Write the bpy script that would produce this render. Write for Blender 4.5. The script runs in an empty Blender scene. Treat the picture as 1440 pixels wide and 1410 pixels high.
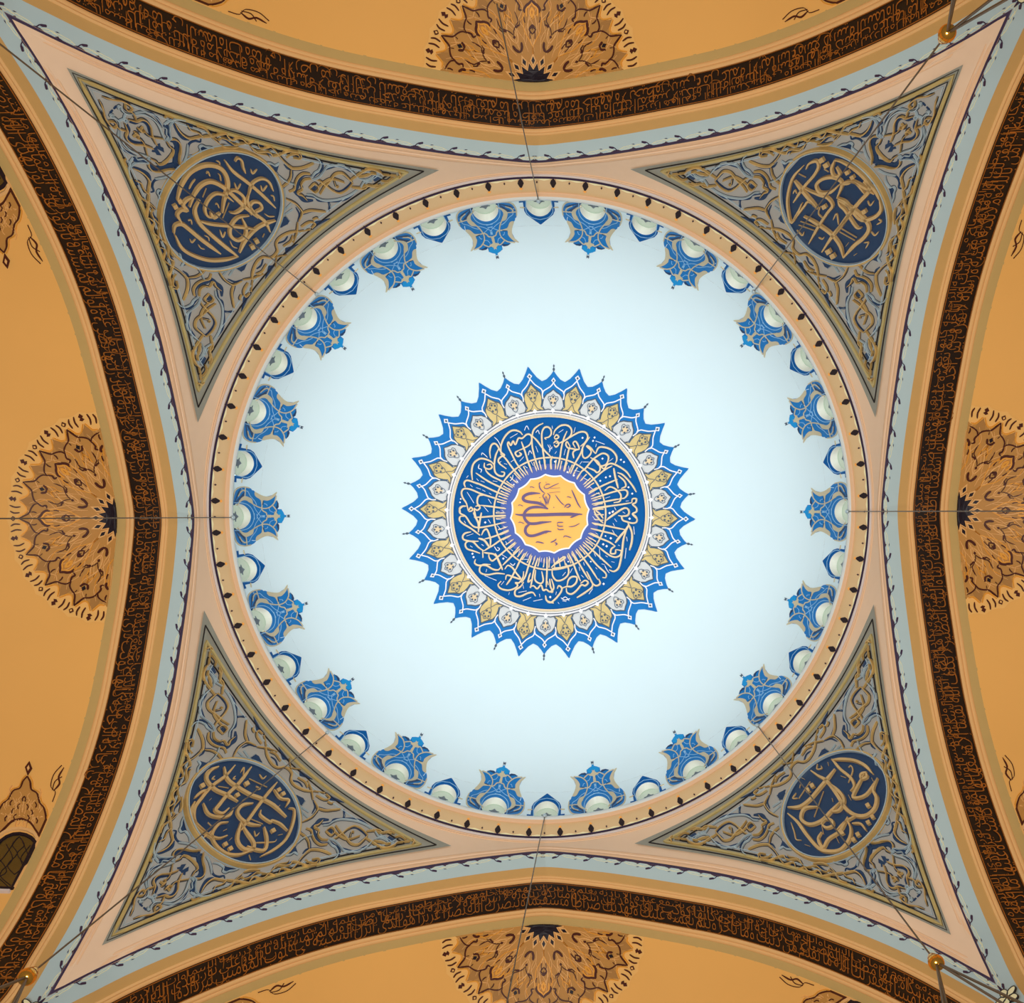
import bpy, math, random
import numpy as np
from mathutils import Matrix, Vector
from mathutils.geometry import tessellate_polygon
random.seed(4)
SC = bpy.context.scene
COL = SC.collection
Z0 = 32.0                      # height of the dome's rim above the floor
PI = math.pi

# ------------------------------------------------------------------ camera
F = 1400.0
CP = np.array([1.5185, -0.0533, Z0 - 30.718])
PP = (844.999, 806.679)
def _rot(v):
    t = float(np.linalg.norm(v)); k = v / t
    K = np.array([[0, -k[2], k[1]], [k[2], 0, -k[0]], [-k[1], k[0], 0]])
    return np.eye(3) + math.sin(t) * K + (1 - math.cos(t)) * K @ K
RC = _rot(np.array([0.0620, -0.0107, -0.0084]))
cam = bpy.data.cameras.new('camera'); co = bpy.data.objects.new('camera', cam); COL.objects.link(co)
cam.sensor_fit = 'HORIZONTAL'; cam.sensor_width = 36; cam.lens = 36 * F / 1440
cam.shift_x = -(PP[0] - 720) / 1440; cam.shift_y = (PP[1] - 705) / 1440
cam.clip_end = 200
m = Matrix.Identity(4)
for r in range(3):
    m[r][0] = RC[0][r]; m[r][1] = -RC[1][r]; m[r][2] = -RC[2][r]; m[r][3] = CP[r]
co.matrix_world = m
SC.camera = co

# ------------------------------------------------------------------ view, world, lights
SC.view_settings.view_transform = 'Standard'; SC.view_settings.look = 'None'
SC.view_settings.exposure = 0.0; SC.view_settings.gamma = 1.0
SC.view_settings.use_curve_mapping = False
w = bpy.data.worlds.new('hall'); SC.world = w; w.use_nodes = True
w.node_tree.nodes['Background'].inputs[0].default_value = (1.0, 0.97, 0.92, 1)
w.node_tree.nodes['Background'].inputs[1].default_value = 0.13
def area(name, loc, size, power, color, aim, sy=None):
    l = bpy.data.lights.new(name, 'AREA'); l.size = size; l.energy = power; l.color = color
    if sy: l.shape = 'RECTANGLE'; l.size_y = sy; l.spread = math.radians(110)
    o = bpy.data.objects.new(name, l); COL.objects.link(o); o.location = loc
    o.rotation_euler = (Vector(aim) - Vector(loc)).to_track_quat('-Z', 'Y').to_euler()
    return o
area('chandelier_light', (0, 0, 1.0), 3.0, 3700, (1.0, 0.94, 0.86), (0, 0, 40)).data.spread = math.radians(125)
for k in range(24):            # added lamps, hidden behind the cornice lip to brighten the dome
    a = 2 * PI * (k + .5) / 24
    area('dome_fill_lamp', (9.705 * math.cos(a), 9.705 * math.sin(a), Z0 + .54),   .09, 30, (0.93, 0.97, 1.0),
         (3.0 * math.cos(a), 3.0 * math.sin(a), Z0 + 6.8), 1.6)

# ------------------------------------------------------------------ materials
def mat(name, rgb, rough=.6, metal=0.0, var=.06, scale=3.0, bump=0.0, spec=.3, trans=0.0):
    m = bpy.data.materials.new(name); m.use_nodes = True
    nt = m.node_tree; b = nt.nodes['Principled BSDF']
    lin = [(c / 12.92 if c <= .04045 else ((c + .055) / 1.055) ** 2.4) for c in [v / 255 for v in rgb]]
    b.inputs['Roughness'].default_value = rough; b.inputs['Metallic'].default_value = metal
    b.inputs['Specular IOR Level'].default_value = spec
    tc = nt.nodes.new('ShaderNodeTexCoord'); no = nt.nodes.new('ShaderNodeTexNoise')
    no.inputs['Scale'].default_value = scale; no.inputs['Detail'].default_value = 4
    nt.links.new(tc.outputs['Object'], no.inputs['Vector'])
    mx = nt.nodes.new('ShaderNodeMix'); mx.data_type = 'RGBA'
    mx.inputs[6].default_value = [min(1, c * (1 - var)) for c in lin] + [1]
    mx.inputs[7].default_value = [min(1, c * (1 + var)) for c in lin] + [1]
    nt.links.new(no.outputs['Fac'], mx.inputs[0]); nt.links.new(mx.outputs[2], b.inputs['Base Color'])
    if bump:
        bp = nt.nodes.new('ShaderNodeBump'); bp.inputs['Strength'].default_value = bump; bp.inputs['Distance'].default_value = .02
        nt.links.new(no.outputs['Fac'], bp.inputs['Height']); nt.links.new(bp.outputs['Normal'], b.inputs['Normal'])
    return m
M = dict(
    dome=mat('dome_plaster', (216, 239, 249), .7, var=.015, scale=.6),
    white=mat('white_plaster', (252, 252, 250), .6, var=.02),
    cream=mat('cream_lip', (214, 222, 222), .6, var=.02),
    tan=mat('tan_frieze', (214, 186, 142), .65, var=.05, scale=2),
    peach=mat('peach_plaster', (230, 190, 152), .65, var=.03, scale=1.2),
    peach2=mat('peach_light_plaster', (230, 200, 170), .65, var=.03),
    lilac=mat('lilac_plaster', (208, 198, 196), .65, var=.03),
    blue_strip=mat('pale_blue_plaster', (176, 202, 210), .7, var=.03, scale=1.5),
    ochre=mat('ochre_band', (196, 158, 98), .7, var=.04),
    ochre2=mat('ochre_moulding', (224, 178, 118), .65, var=.04),
    khaki=mat('khaki_band', (192, 164, 104), .7, var=.04),
    vault=mat('ochre_vault', (234, 180, 100), .75, var=.035, scale=.5),
    navyline=mat('purple_navy_line', (58, 44, 72), .5),
    black=mat('black_band', (30, 20, 15), .45, var=.2),
    letter=mat('gilded_letter', (166, 102, 38), .35, .35, var=.45, scale=4, spec=.6),
    gold=mat('gilt_relief', (200, 166, 104), .38, .35, var=.25, scale=2.2, spec=.6),
    gold2=mat('pale_gilt_border', (188, 166, 104), .38, .3, var=.2, scale=2.0, spec=.6),
    goldc=mat('gilt_calligraphy', (206, 170, 112), .36, .35, var=.2, scale=2.5, spec=.6),
    shade=mat('blue_outline_shade', (44, 52, 66), .5, var=.1),
    navy=mat('navy_enamel', (8, 46, 86), .4, var=.15, spec=.5),
    silver=mat('silver_outline', (176, 194, 202), .35, .25, var=.1, spec=.6),
    greyp=mat('grey_panel', (164, 164, 160), .6, var=.10, scale=2.0),
    greym=mat('grey_margin', (146, 146, 134), .6, var=.12),
    ink=mat('dark_ink', (38, 34, 34), .5),
    blue=mat('cobalt_paint', (2, 116, 192), .5, var=.12, scale=3),
    blue2=mat('deep_blue_paint', (0, 88, 160), .6, spec=.1, var=.10, scale=2),
    blue3=mat('bright_blue_paint', (4, 142, 212), .5, var=.06),
    violet=mat('violet_blue_paint', (62, 90, 172), .5, var=.05),
    ltblue=mat('light_blue_line', (140, 190, 228), .5),
    dtan=mat('sand_paint', (196, 188, 160), .55, var=.06),
    cal=mat('sand_calligraphy', (228, 206, 168), .5, var=.08),
    dnavy=mat('shadow_navy_paint', (30, 62, 104), .5),
    glass=mat('frosted_window_glass', (130, 146, 128), .25, var=.08, spec=.5),
    motif=mat('slate_motif', (74, 92, 112), .4),
    amber=mat('amber_gold_field', (246, 180, 86), .5, var=.10, scale=1.2),
    plum=mat('plum_ink', (92, 74, 120), .5, var=.05),
    brown=mat('brown_ink', (70, 42, 50), .5),
    petal=mat('gold_petal', (212, 192, 134), .4, .15, var=.18, scale=3),
    spetal=mat('silver_petal', (206, 212, 216), .45, .1, var=.1, scale=2),
    wline=mat('white_line', (238, 240, 246), .5, var=.02),
    yline=mat('pale_yellow_line', (236, 230, 186), .6),
    drop=mat('black_pendant', (38, 30, 36), .45),
    orange=mat('orange_tip', (250, 176, 84), .5),
    rtan=mat('rosette_tan', (188, 138, 72), .6, var=.08, scale=2),
    rtan2=mat('rosette_brown', (168, 124, 68), .6, var=.05),
    rgold=mat('rosette_gold_line', (226, 160, 62), .5, .1),
    rpale=mat('rosette_pale_line', (228, 178, 112), .5),
    rdark=mat('rosette_dark', (74, 30, 20), .5),
    rblack=mat('rosette_black', (24, 16, 30), .5),
    glow=mat('pale_ochre_halo', (238, 188, 110), .7, var=.02),
    stained=mat('dark_stained_glass', (84, 66, 28), .2, var=.3, scale=1.5, spec=.6),
    brass=mat('polished_brass', (222, 156, 60), .16, .9, var=.1),
    wire=mat('steel_wire', (96, 78, 56), .4, .6),
)

_b = M['glass'].node_tree.nodes['Principled BSDF']; _b.inputs['Emission Color'].default_value = (.62, .74, .62, 1); _b.inputs['Emission Strength'].default_value = .35   # glow added to the panes for daylight, brightens the white reveals
# ------------------------------------------------------------------ mesh helpers
class MB:
    def __init__(s): s.v = []; s.f = []
    def add(s, vs, fs):
        n = len(s.v); s.v += [tuple(float(c) for c in v) for v in vs]; s.f += [tuple(i + n for i in f) for f in fs]
    def build(s, name, m, parent=None, smooth=False):
        me = bpy.data.meshes.new(name); me.from_pydata(s.v, [], s.f); me.update()
        me.materials.append(M[m])
        if smooth: me.polygons.foreach_set('use_smooth', [True] * len(me.polygons))
        o = bpy.data.objects.new(name, me); COL.objects.link(o)
        if parent: o.parent = parent
        return o
def props(o, label=None, cat=None, group=None, kind=None):
    if label: o['label'] = label
    if cat: o['category'] = cat
    if group: o['group'] = group
    if kind: o['kind'] = kind
    return o
def empty(name, loc=(0, 0, 0), rz=0, **k):
    o = bpy.data.objects.new(name, None); COL.objects.link(o); o.location = loc; o.rotation_euler = (0, 0, rz)
    o.empty_display_size = .2
    return props(o, **k)
def dup(o, parent=None):
    c = o.copy(); COL.objects.link(c)
    if parent: c.parent = parent; c.matrix_parent_inverse = Matrix.Identity(4)
    for ch in o.children: dup(ch, c)
    return c
def parented(o, rootinv=None): return o

def smooth2(pts, n=4, closed=False):
    """Catmull-Rom through 2-D points"""
    P = [np.array(p, float) for p in pts]
    if len(P) < 3: return P if not closed else P
    out = []; N = len(P)
    rng = range(N if closed else N - 1)
    for i in rng:
        p0 = P[(i - 1) % N] if closed or i > 0 else 2 * P[0] - P[1]
        p1 = P[i]; p2 = P[(i + 1) % N]
        p3 = P[(i + 2) % N] if closed or i + 2 < N else 2 * P[-1] - P[-2]
        for k in range(n):
            t = k / n
            out.append(.5 * ((2 * p1) + (-p0 + p2) * t + (2 * p0 - 5 * p1 + 4 * p2 - p3) * t * t + (-p0 + 3 * p1 - 3 * p2 + p3) * t ** 3))
    if not closed: out.append(P[-1])
    return out

def ribbon3(mb, P, N, width, h=.03, taper=0, base=-.01, closed=False, lift=0.0):
    """raised strip along 3-D points P with surface normals N (towards the viewer)"""
    P = [np.array(p) for p in P]; n = len(P)
    if n < 2: return
    vs = []; fs = []
    L = np.r_[0, np.cumsum([np.linalg.norm(P[i + 1] - P[i]) for i in range(n - 1)])]; LT = max(L[-1], 1e-6)
    for i in range(n):
        a = P[(i - 1) % n] if (closed or i > 0) else P[i]; b = P[(i + 1) % n] if (closed or i < n - 1) else P[i]
        T = b - a; T = T / (np.linalg.norm(T) + 1e-9)
        nn = N[i]; B = np.cross(nn, T); B /= (np.linalg.norm(B) + 1e-9)
        w = width[i] if isinstance(width, (list, np.ndarray)) else width
        if taper:
            e = min(L[i], LT - L[i]) / max(LT, 1e-6); w = w * (taper + (1 - taper) * min(1, e / .18))
        c = P[i] + nn * lift
        vs += [c - B * w / 2 + nn * base, c - B * w * .36 + nn * h, c + B * w * .36 + nn * h, c + B * w / 2 + nn * base]
    m_ = n if closed else n - 1
    for i in range(m_):
        j = (i + 1) % n
        for k in range(3): fs.append((4 * i + k, 4 * j + k, 4 * j + k + 1, 4 * i + k + 1))
    if not closed:
        fs.append((0, 1, 2, 3)); q = 4 * (n - 1); fs.append((q + 3, q + 2, q + 1, q))
    mb.add(vs, fs)

class Surf:
    """a surface given as 2-D map -> 3-D point; normal points to the inside of the hall"""
    def __init__(s, f, ref=(0, 0, Z0 - 20)): s.f = f; s.ref = np.array(ref, float)
    def p(s, u, v): return np.array(s.f(u, v), float)
    def n(s, u, v, e=.004):
        p = s.p(u, v); a = s.p(u + e, v) - p; b = s.p(u, v + e) - p
        n = np.cross(a, b); n /= (np.linalg.norm(n) + 1e-12)
        return n if np.dot(s.ref - p, n) > 0 else -n
    def ribbon(s, mb, pts, width, h=.03, taper=0, smooth=4, closed=False, lift=0.0, tf=None):
        q = smooth2(pts, smooth, closed) if smooth > 1 else [np.array(p, float) for p in pts]
        if tf: q = [tf(*x) for x in q]
        ribbon3(mb, [s.p(*x) for x in q], [s.n(*x) for x in q], width, h, taper, closed=closed, lift=lift)
    def poly(s, mb, pts, h=.02, smooth=0, skirt=True, tf=None, maxe=.45):
        q = smooth2(pts, smooth, True) if smooth > 1 else [np.array(p, float) for p in pts]
        if tf: q = [tf(*x) for x in q]
        tri = tessellate_polygon([[Vector((float(x[0]), float(x[1]), 0)) for x in q]])
        P = [s.p(*x) for x in q]; n = len(q); uv = [tuple(float(c) for c in x) for x in q]; fs = [tuple(t) for t in tri]
        for _ in range(7):     # split long triangle edges so the fill follows the curved surface
            cut = {}; new = []
            def mid(i, j):
                k = (min(i, j), max(i, j))
                if k not in cut:
                    if np.linalg.norm(P[i] - P[j]) > maxe:
                        uv.append(((uv[i][0] + uv[j][0]) / 2, (uv[i][1] + uv[j][1]) / 2)); P.append(s.p(*uv[-1])); cut[k] = len(uv) - 1
                    else: cut[k] = None
                return cut[k]
            for a, b, c in fs:
                x, y, z = mid(a, b), mid(b, c), mid(c, a); m_ = [t for t in (x, y, z) if t is not None]
                if not m_: new.append((a, b, c))
                elif len(m_) == 3: new += [(a, x, z), (x, b, y), (z, y, c), (x, y, z)]
                elif len(m_) == 1:
                    if x is not None: new += [(a, x, c), (x, b, c)]
                    elif y is not None: new += [(a, b, y), (a, y, c)]
                    else: new += [(a, b, z), (z, b, c)]
                else:
                    if x is None: new += [(y, c, z), (a, b, y), (a, y, z)]
                    elif y is None: new += [(a, x, z), (x, b, c), (x, c, z)]
                    else: new += [(x, b, y), (a, x, y), (a, y, c)]
            fs = new
            if len(cut) and all(v is None for v in cut.values()): break
        N = [s.n(*x) for x in uv]
        bd = {}
        for t in fs:
            for i, j in ((t[0], t[1]), (t[1], t[2]), (t[2], t[0])): bd[(i, j)] = 1
        edges = [e for e in bd if (e[1], e[0]) not in bd]
        vs = [P[i] + N[i] * h for i in range(len(uv))]
        if skirt:
            ids = {}
            for e in edges:
                for i in e:
                    if i not in ids: ids[i] = len(vs); vs.append(P[i] - N[i] * .01)
            fs += [(i, j, ids[j], ids[i]) for i, j in edges]
        mb.add(vs, fs)

# ------------------------------------------------------------------ calibrated rays (for reading the photograph's drawing onto the surfaces)
def ray(px, py):
    return RC.T @ np.array([(px - PP[0]) / F, (py - PP[1]) / F, 1.0])
def on_height(px, py, zf, z=None):
    d = ray(px, py); z = Z0 if z is None else z
    for _ in range(40):
        q = CP + d * ((z - CP[2]) / d[2]); zn = zf(q[0], q[1])
        if abs(zn - z) < 1e-5: break
        z = z + (zn - z) * .7
    return q
def on_plane(px, py, c, n):
    d = ray(px, py); return CP + d * (np.dot(c - CP, n) / np.dot(d, n))
def rho2r(rho, zf):
    r = rho * 31 / F
    for _ in range(30): r = rho * (30.718 + zf(r) - Z0) / F
    return r

# ------------------------------------------------------------------ surfaces
RD, HD, ZB = 9.75, 6.7, .5
def domez(r): return Z0 + ZB + HD * math.sqrt(max(0, 1 - (r / RD) ** 2))
DOME = Surf(lambda x, y: (x, y, domez(math.hypot(x, y))))
DOMEP = Surf(lambda r, a: (r * math.cos(a), r * math.sin(a), domez(r)))
AR = [(0, -1.1), (1, -1.33), (2, -1.67), (3, -2.1), (4, -2.58), (5, -3.1), (6, -3.78), (7, -4.66), (8, -5.78), (8.8, -6.85),
      (9.4, -7.85), (9.8, -8.7), (10.1, -9.35), (10.25, -9.8), (10.33, -10.4), (10.38, -11.5), (10.4, -14)]
_q = smooth2([(-a, b) for a, b in AR[1:2]] + AR, 6)[6:]
AS = np.array([q[0] for q in _q]); AZ = np.array([q[1] for q in _q]); AS[0] = 0
AL = np.r_[0, np.cumsum(np.hypot(np.diff(AS), np.diff(AZ)))]
A0 = 10.25
def prof(s): return float(np.interp(abs(s), AS, AZ))
def pcore(al, r=None, v=None):
    r1 = A0 / math.cos(al)
    if v is None: v = (r - 10.15) / (r1 - 10.15)
    r = 10.15 + (r1 - 10.15) * v
    d = PI / 4 - al; dl = math.radians(11) * math.sqrt(max(0, 1 - v)) * max(0.0, 1 - d / .6)   # rounds the groin on the diagonal
    a2 = PI / 4 - math.sqrt(d * d + dl * dl)
    r2 = A0 / math.cos(a2); z2 = prof(A0 * math.tan(a2)); v2 = (r - 10.15) / (r2 - 10.15)
    return r, Z0 - .12 + (z2 + .12) * (.45 * v2 * v2 + .55 * v2)
def pendz(x, y):
    ax, ay = abs(x), abs(y); r = math.hypot(x, y); al = math.atan2(min(ax, ay), max(ax, ay))
    return pcore(al, r=r)[1]
PEND = Surf(lambda x, y: (x, y, pendz(x, y)))
def pradial(az, v):
    al = abs((az + PI / 4) % (PI / 2) - PI / 4)
    r, z = pcore(al, v=v)
    return (r * math.cos(az), r * math.sin(az), z)
PENR = Surf(pradial)
def soff(t, d):                # the arch on the -Y side: t along the curve, d outwards
    s = float(np.interp(abs(t), AL, AS)); z = float(np.interp(abs(t), AL, AZ))
    return (math.copysign(s, t), -(A0 + d), Z0 + z)
DV = 2.2
def vaultz(x, y):
    return Z0 + prof(min(10.4, math.hypot(x, y + A0 + DV)))
VAULT = Surf(lambda x, y: (x, y, vaultz(x, y)))

def grid(mb, f, us, vs_):
    nu, nv = len(us), len(vs_); P = [f(u, v) for u in us for v in vs_]
    mb.add(P, [(i * nv + j, (i + 1) * nv + j, (i + 1) * nv + j + 1, i * nv + j + 1) for i in range(nu - 1) for j in range(nv - 1)])

# ================================================================== DOME SHELL with window openings
NW = 36
OPH, OPE = 2.42, 12.0          # half width of an opening (degrees of azimuth), elevation of its crown (degrees on the shell)
def shell(azd, el):            # azimuth and elevation parameter in degrees
    r = RD * math.cos(math.radians(el)); a = math.radians(azd)
    return (r * math.cos(a), r * math.sin(a), Z0 + ZB + HD * math.sin(math.radians(el)))
def opening(n=18):
    o = [(-OPH, 0), (-OPH, 3), (-OPH, 6.0)]
    for i in range(1, n): 
        a = PI - PI * i / n; o.append((OPH * math.cos(a), 6.0 + (OPE - 6.0) * math.sin(a)))
    return o + [(OPH, 6.0), (OPH, 3), (OPH, 0)]
OUT = opening()
def dome_shell():
    mb = MB(); EL = 16.0
    n = len(OUT)
    for k in range(NW):
        c = k * 10 - 90
        outer = []
        for i in range(n):
            u, e = OUT[i]
            if i < 3: outer.append((-5, [0, 5, 10.5][i]))
            elif i >= n - 3: outer.append((5, [10.5, 5, 0][i - n + 3]))
            else: outer.append((-5 + 10 * (i - 2.0) / (n - 5.0), EL))
        outer[3] = (-5, EL); outer[n - 4] = (5, EL)
        P = []
        for i in range(n):
            for t in (0, .12, .25, .4, .6, .8, 1):
                P.append(shell(c + OUT[i][0] * (1 - t) + outer[i][0] * t, OUT[i][1] * (1 - t) + outer[i][1] * t))
        mb.add(P, [(i * 7 + j, (i + 1) * 7 + j, (i + 1) * 7 + j + 1, i * 7 + j + 1) for i in range(n - 1) for j in range(6)])
    us = [i * 2.5 for i in range(145)]; vs = [EL + (90 - EL) * j / 30 for j in range(31)]
    grid(mb, shell, us, vs)
    o = mb.build('ceiling', 'dome', smooth=True)
    props(o, 'pale blue-white main dome shell over the hall, pierced by a ring of windows at its rim', kind='structure')
dome_shell()

# ------------------------------------------------------------------ cornice ring
def revolve(prof_, name, m, parent, n=256, smooth=True):
    mb = MB(); grid(mb, lambda a, i: (prof_[i][0] * math.cos(a), prof_[i][0] * math.sin(a), Z0 + prof_[i][1]), [2 * PI * k / n for k in range(n + 1)], range(len(prof_)))
    return mb.build(name, m, parent, smooth)
corn = empty('trim_1', (0, 0, 0), label='round cornice with tan frieze of black drops at the foot of the dome', kind='structure')
FR = [(10.2, -.12), (10.12, -.02), (10.0, .08), (9.9, .18), (9.8, .30)]
revolve(FR, 'frieze', 'tan', corn)
revolve([(9.8, .30), (9.785, .27), (9.75, .27), (9.73, .31), (9.68, .36)], 'peach_lip', 'peach', corn)
revolve([(9.68, .36), (9.66, .355), (9.62, .39), (9.605, .44), (9.605, .5), (10.1, .5)], 'white_lip', 'cream', corn)
def frz(r, a):
    z = float(np.interp(-r, [-q[0] for q in FR], [q[1] for q in FR])); return (r * math.cos(a), r * math.sin(a), Z0 + z)
FRZ = Surf(frz)
mb = MB(); FRZ.ribbon(mb, [(10.13, 2 * PI * i / 256) for i in range(256)], .05, .05, smooth=1, closed=True); mb.build('navy_line', 'navyline', corn)
def local_part(name, m, parent, fn, az):
    mb = MB(); fn(mb, az); return mb.build(name, m, parent)
s_ = 1 / 10.0
def drop_fn(mb, a):
    FRZ.poly(mb, [(10.19, a - .0012), (10.1, a - .0016), (10.06, a - .007), (10.0, a - .0095), (9.93, a - .0045), (9.89, a),
                  (9.93, a + .0045), (10.0, a + .0095), (10.06, a + .007), (10.1, a + .0016), (10.19, a + .0012)], .02)
def tip_fn(mb, a):
    FRZ.poly(mb, [(9.905, a), (9.88, a - .0055), (9.865, a - .002), (9.85, a), (9.865, a + .002), (9.88, a + .0055)], .022)
mbd = MB(); drop_fn(mbd, 0); mbt = MB(); tip_fn(mbt, 0)
d0 = mbd.build('pendant_motif', 'drop', corn); t0 = mbt.build('orange_tip', 'orange', d0)
d0.rotation_euler.z = -PI / 2 + PI / 64
for k in range(1, 64):
    d = dup(d0, corn); d.rotation_euler.z = -PI / 2 + PI / 64 + 2 * PI * k / 64
mb = MB()
for k in range(64):
    a = -PI / 2 + 2 * PI * k / 64
    FRZ.poly(mb, [(10.02, a - .003), (10.05, a), (10.02, a + .003), (9.99, a)], .02)
mb.build('small_drops', 'brown', corn)['kind'] = 'stuff'
mb = MB()
for k in range(64):
    a = -PI / 2 + 2 * PI * (k + .5) / 64; g = 2 * PI / 64
    FRZ.poly(mb, [(10.12, a + .006), (10.12, a + g - .006), (10.08, a + g - .010), (10.055, a + g * .72), (10.085, a + g * .5), (10.055, a + g * .28), (10.08, a + .010)], .012)
    FRZ.ribbon(mb, [(10.14, a + g * .3), (10.08, a + g * .4), (10.12, a + g * .5), (10.08, a + g * .6), (10.14, a + g * .7)], .018, .02)
mb.build('scalloped_garland', 'yline', corn)['kind'] = 'stuff'

# ================================================================== PENDENTIVES (shell + mouldings)
def bandpts(az0, az1, n, fn): return [fn(az0 + (az1 - az0) * i / n) for i in range(n + 1)]
def pend_len(az):
    ps = [np.array(pradial(az, v)) for v in np.linspace(0, 1, 12)]
    return sum(np.linalg.norm(ps[i + 1] - ps[i]) for i in range(11))
def sweep_band(mb, az0, az1, n, lo, hi, h, frm):
    """flat moulding between distances lo..hi from the ring ('ring') or from the arch edge ('arch')"""
    rows = []
    for i in range(n + 1):
        az = az0 + (az1 - az0) * i / n; L = pend_len(az)
        al = abs((az + PI / 4) % (PI / 2) - PI / 4)
        if frm == 'arch': k = 1 / math.cos(al) ** 1.0; v0, v1 = 1 - lo * k / L, 1 - hi * k / L
        else: v0, v1 = lo / L, hi / L
        v0 = min(1, max(0, v0)); v1 = min(1, max(0, v1))
        na = PENR.n(az, min(.98, max(.02, (v0 + v1) / 2)))
        if abs(v0 - v1) < .002: v1 = v0 + .002
        a = np.array(pradial(az, v0)); b = np.array(pradial(az, v1)); c = (a + b) / 2
        rows += [a - na * .005, a * .88 + b * .12 + na * h * .8, c + na * h, a * .12 + b * .88 + na * h * .8, b - na * .005]
    mb.add(rows, [(i * 5 + j, (i + 1) * 5 + j, (i + 1) * 5 + j + 1, i * 5 + j + 1) for i in range(n) for j in range(4)])
place = ['by the top cable', 'right', 'bottom', 'left']
CORNER = ['upper left', 'upper right', 'lower right', 'lower left']
pr = empty('ceiling', label='peach plaster pendentive shell of the upper left corner of the dome', kind='structure')
mb = MB(); A1, A2 = -PI, -PI / 2
grid(mb, pradial, [A1 + (A2 - A1) * i / 64 for i in range(65)], [j / 14 for j in range(15)])
mb.build('plaster_shell', 'peach2', pr, True)
for nm, mt, lo, hi, h, frm in (('navy_edge_line', 'navyline', 0, .085, .03, 'arch'), ('peach_moulding', 'peach', .085, .25, .015, 'arch'),
                              ('light_moulding', 'peach2', .25, .285, .03, 'arch'), ('peach_moulding', 'peach', .285, .40, .012, 'arch'),
                              ('lilac_moulding', 'lilac', .0, .14, .05, 'ring'), ('peach_moulding', 'peach', .16, .25, .02, 'ring'),
                              ('light_moulding', 'peach2', .25, .27, .035, 'ring'), ('peach_moulding', 'peach', .27, .36, .02, 'ring')):
    mb = MB(); sweep_band(mb, A1, A2, 72, lo, hi, h, frm); mb.build(nm, mt, pr, True)
for k in (1, 2, 3):
    q = dup(pr); q.rotation_euler.z = k * PI / 2; q['label'] = 'peach plaster pendentive shell of the %s corner of the dome' % CORNER[k]

# ================================================================== ARCHES, soffit bands
T1 = AL[-1] - .5
def strip(mb, d0_, d1_, h=.0, n=150):
    ts = [-T1 + 2 * T1 * i / n for i in range(n + 1)]
    SO = Surf(soff, (0, -A0 - 1, Z0 - 30))
    rows = []
    for t in ts:
        nn = SO.n(t, (d0_ + d1_) / 2); a = SO.p(t, d0_); b = SO.p(t, d1_)
        if h: rows += [a, a * .85 + b * .15 + nn * h, a * .5 + b * .5 + nn * h * 1.1, a * .15 + b * .85 + nn * h, b]
        else: rows += [a, b]
    k = 5 if h else 2
    mb.add(rows, [(i * k + j, (i + 1) * k + j, (i + 1) * k + j + 1, i * k + j + 1) for i in range(n) for j in range(k - 1)])
SO = Surf(soff, (0, -A0 - 1, Z0 - 30))
arch = empty('trim_2', label='pointed arch soffit above the photograph, pale blue and ochre bands', kind='structure')
for nm, mt, a, b, h in (('pale_blue_band', 'blue_strip', 0, .43, 0), ('ochre_band', 'ochre', .43, .70, 0), ('ochre_moulding', 'ochre2', .70, .78, .04),
                        ('ochre_moulding', 'ochre2', .78, .90, .02), ('peach_moulding', 'ochre2', 1.71, 1.84, .03), ('ochre_moulding', 'ochre2', 1.84, 1.95, .02), ('khaki_band', 'khaki', 1.95, 2.22, 0)):
    mb = MB(); strip(mb, a, b, h); mb.build(nm, mt, arch, True)
# sprigs of the vine
lt = MB(); tick = MB()
for sg in (1, -1):
    for k in range(15):
        t = sg * (.5 + k * .985)
        if abs(t) > T1: continue
        f_ = lambda a, b, t=t, sg=sg: (t - sg * a, b)
        mb = MB()
        SO.ribbon(mb, [(-.06, .0), (0, .05), (.05, .10)], .028, .015, tf=f_)
        SO.poly(mb, [(.03, .095), (.08, .13), (.20, .165), (.22, .15), (.21, .115), (.12, .085)], .015, tf=f_)
        SO.poly(mb, [(-.14, 0), (-.05, .035), (.06, .035), (.16, 0)], .012, tf=f_)
        mb.build('sprig', 'navyline', arch)
        g_ = lambda a, b, t=t, sg=sg: (t - sg * a, b)
        SO.poly(tick, [(.42, .115), (.46, .13), (.52, .125), (.47, .11)], .012, tf=g_)
        SO.poly(tick, [(.40, 0), (.48, .04), (.50, .012), (.58, 0)], .012, tf=g_)
        SO.ribbon(lt, [(.06, .02), (.16, .07), (.28, .09), (.40, .06), (.50, .10), (.62, .09), (.78, .08), (.90, .03)], .012, .01, tf=g_)
        SO.ribbon(lt, [(.12, .02), (.25, .04), (.35, .10), (.48, .045), (.6, .05), (.72, .03), (.84, .06)], .010, .01, tf=g_)
tick.build('small_sprigs', 'navyline', arch)['kind'] = 'stuff'
lt.build('tendrils', 'yline', arch)['kind'] = 'stuff'
SIDE = ['top', 'right', 'bottom', 'left']
arches = [arch]
arch['label'] = 'pointed arch at the top of the photo with pale blue, ochre and khaki bands'
for k in (1, 2, 3):
    q = dup(arch); q.name = 'trim_%d' % (k + 2); q.rotation_euler.z = k * PI / 2
    q['label'] = 'pointed arch at the %s of the photo with pale blue, ochre and khaki bands' % SIDE[k]

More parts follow.
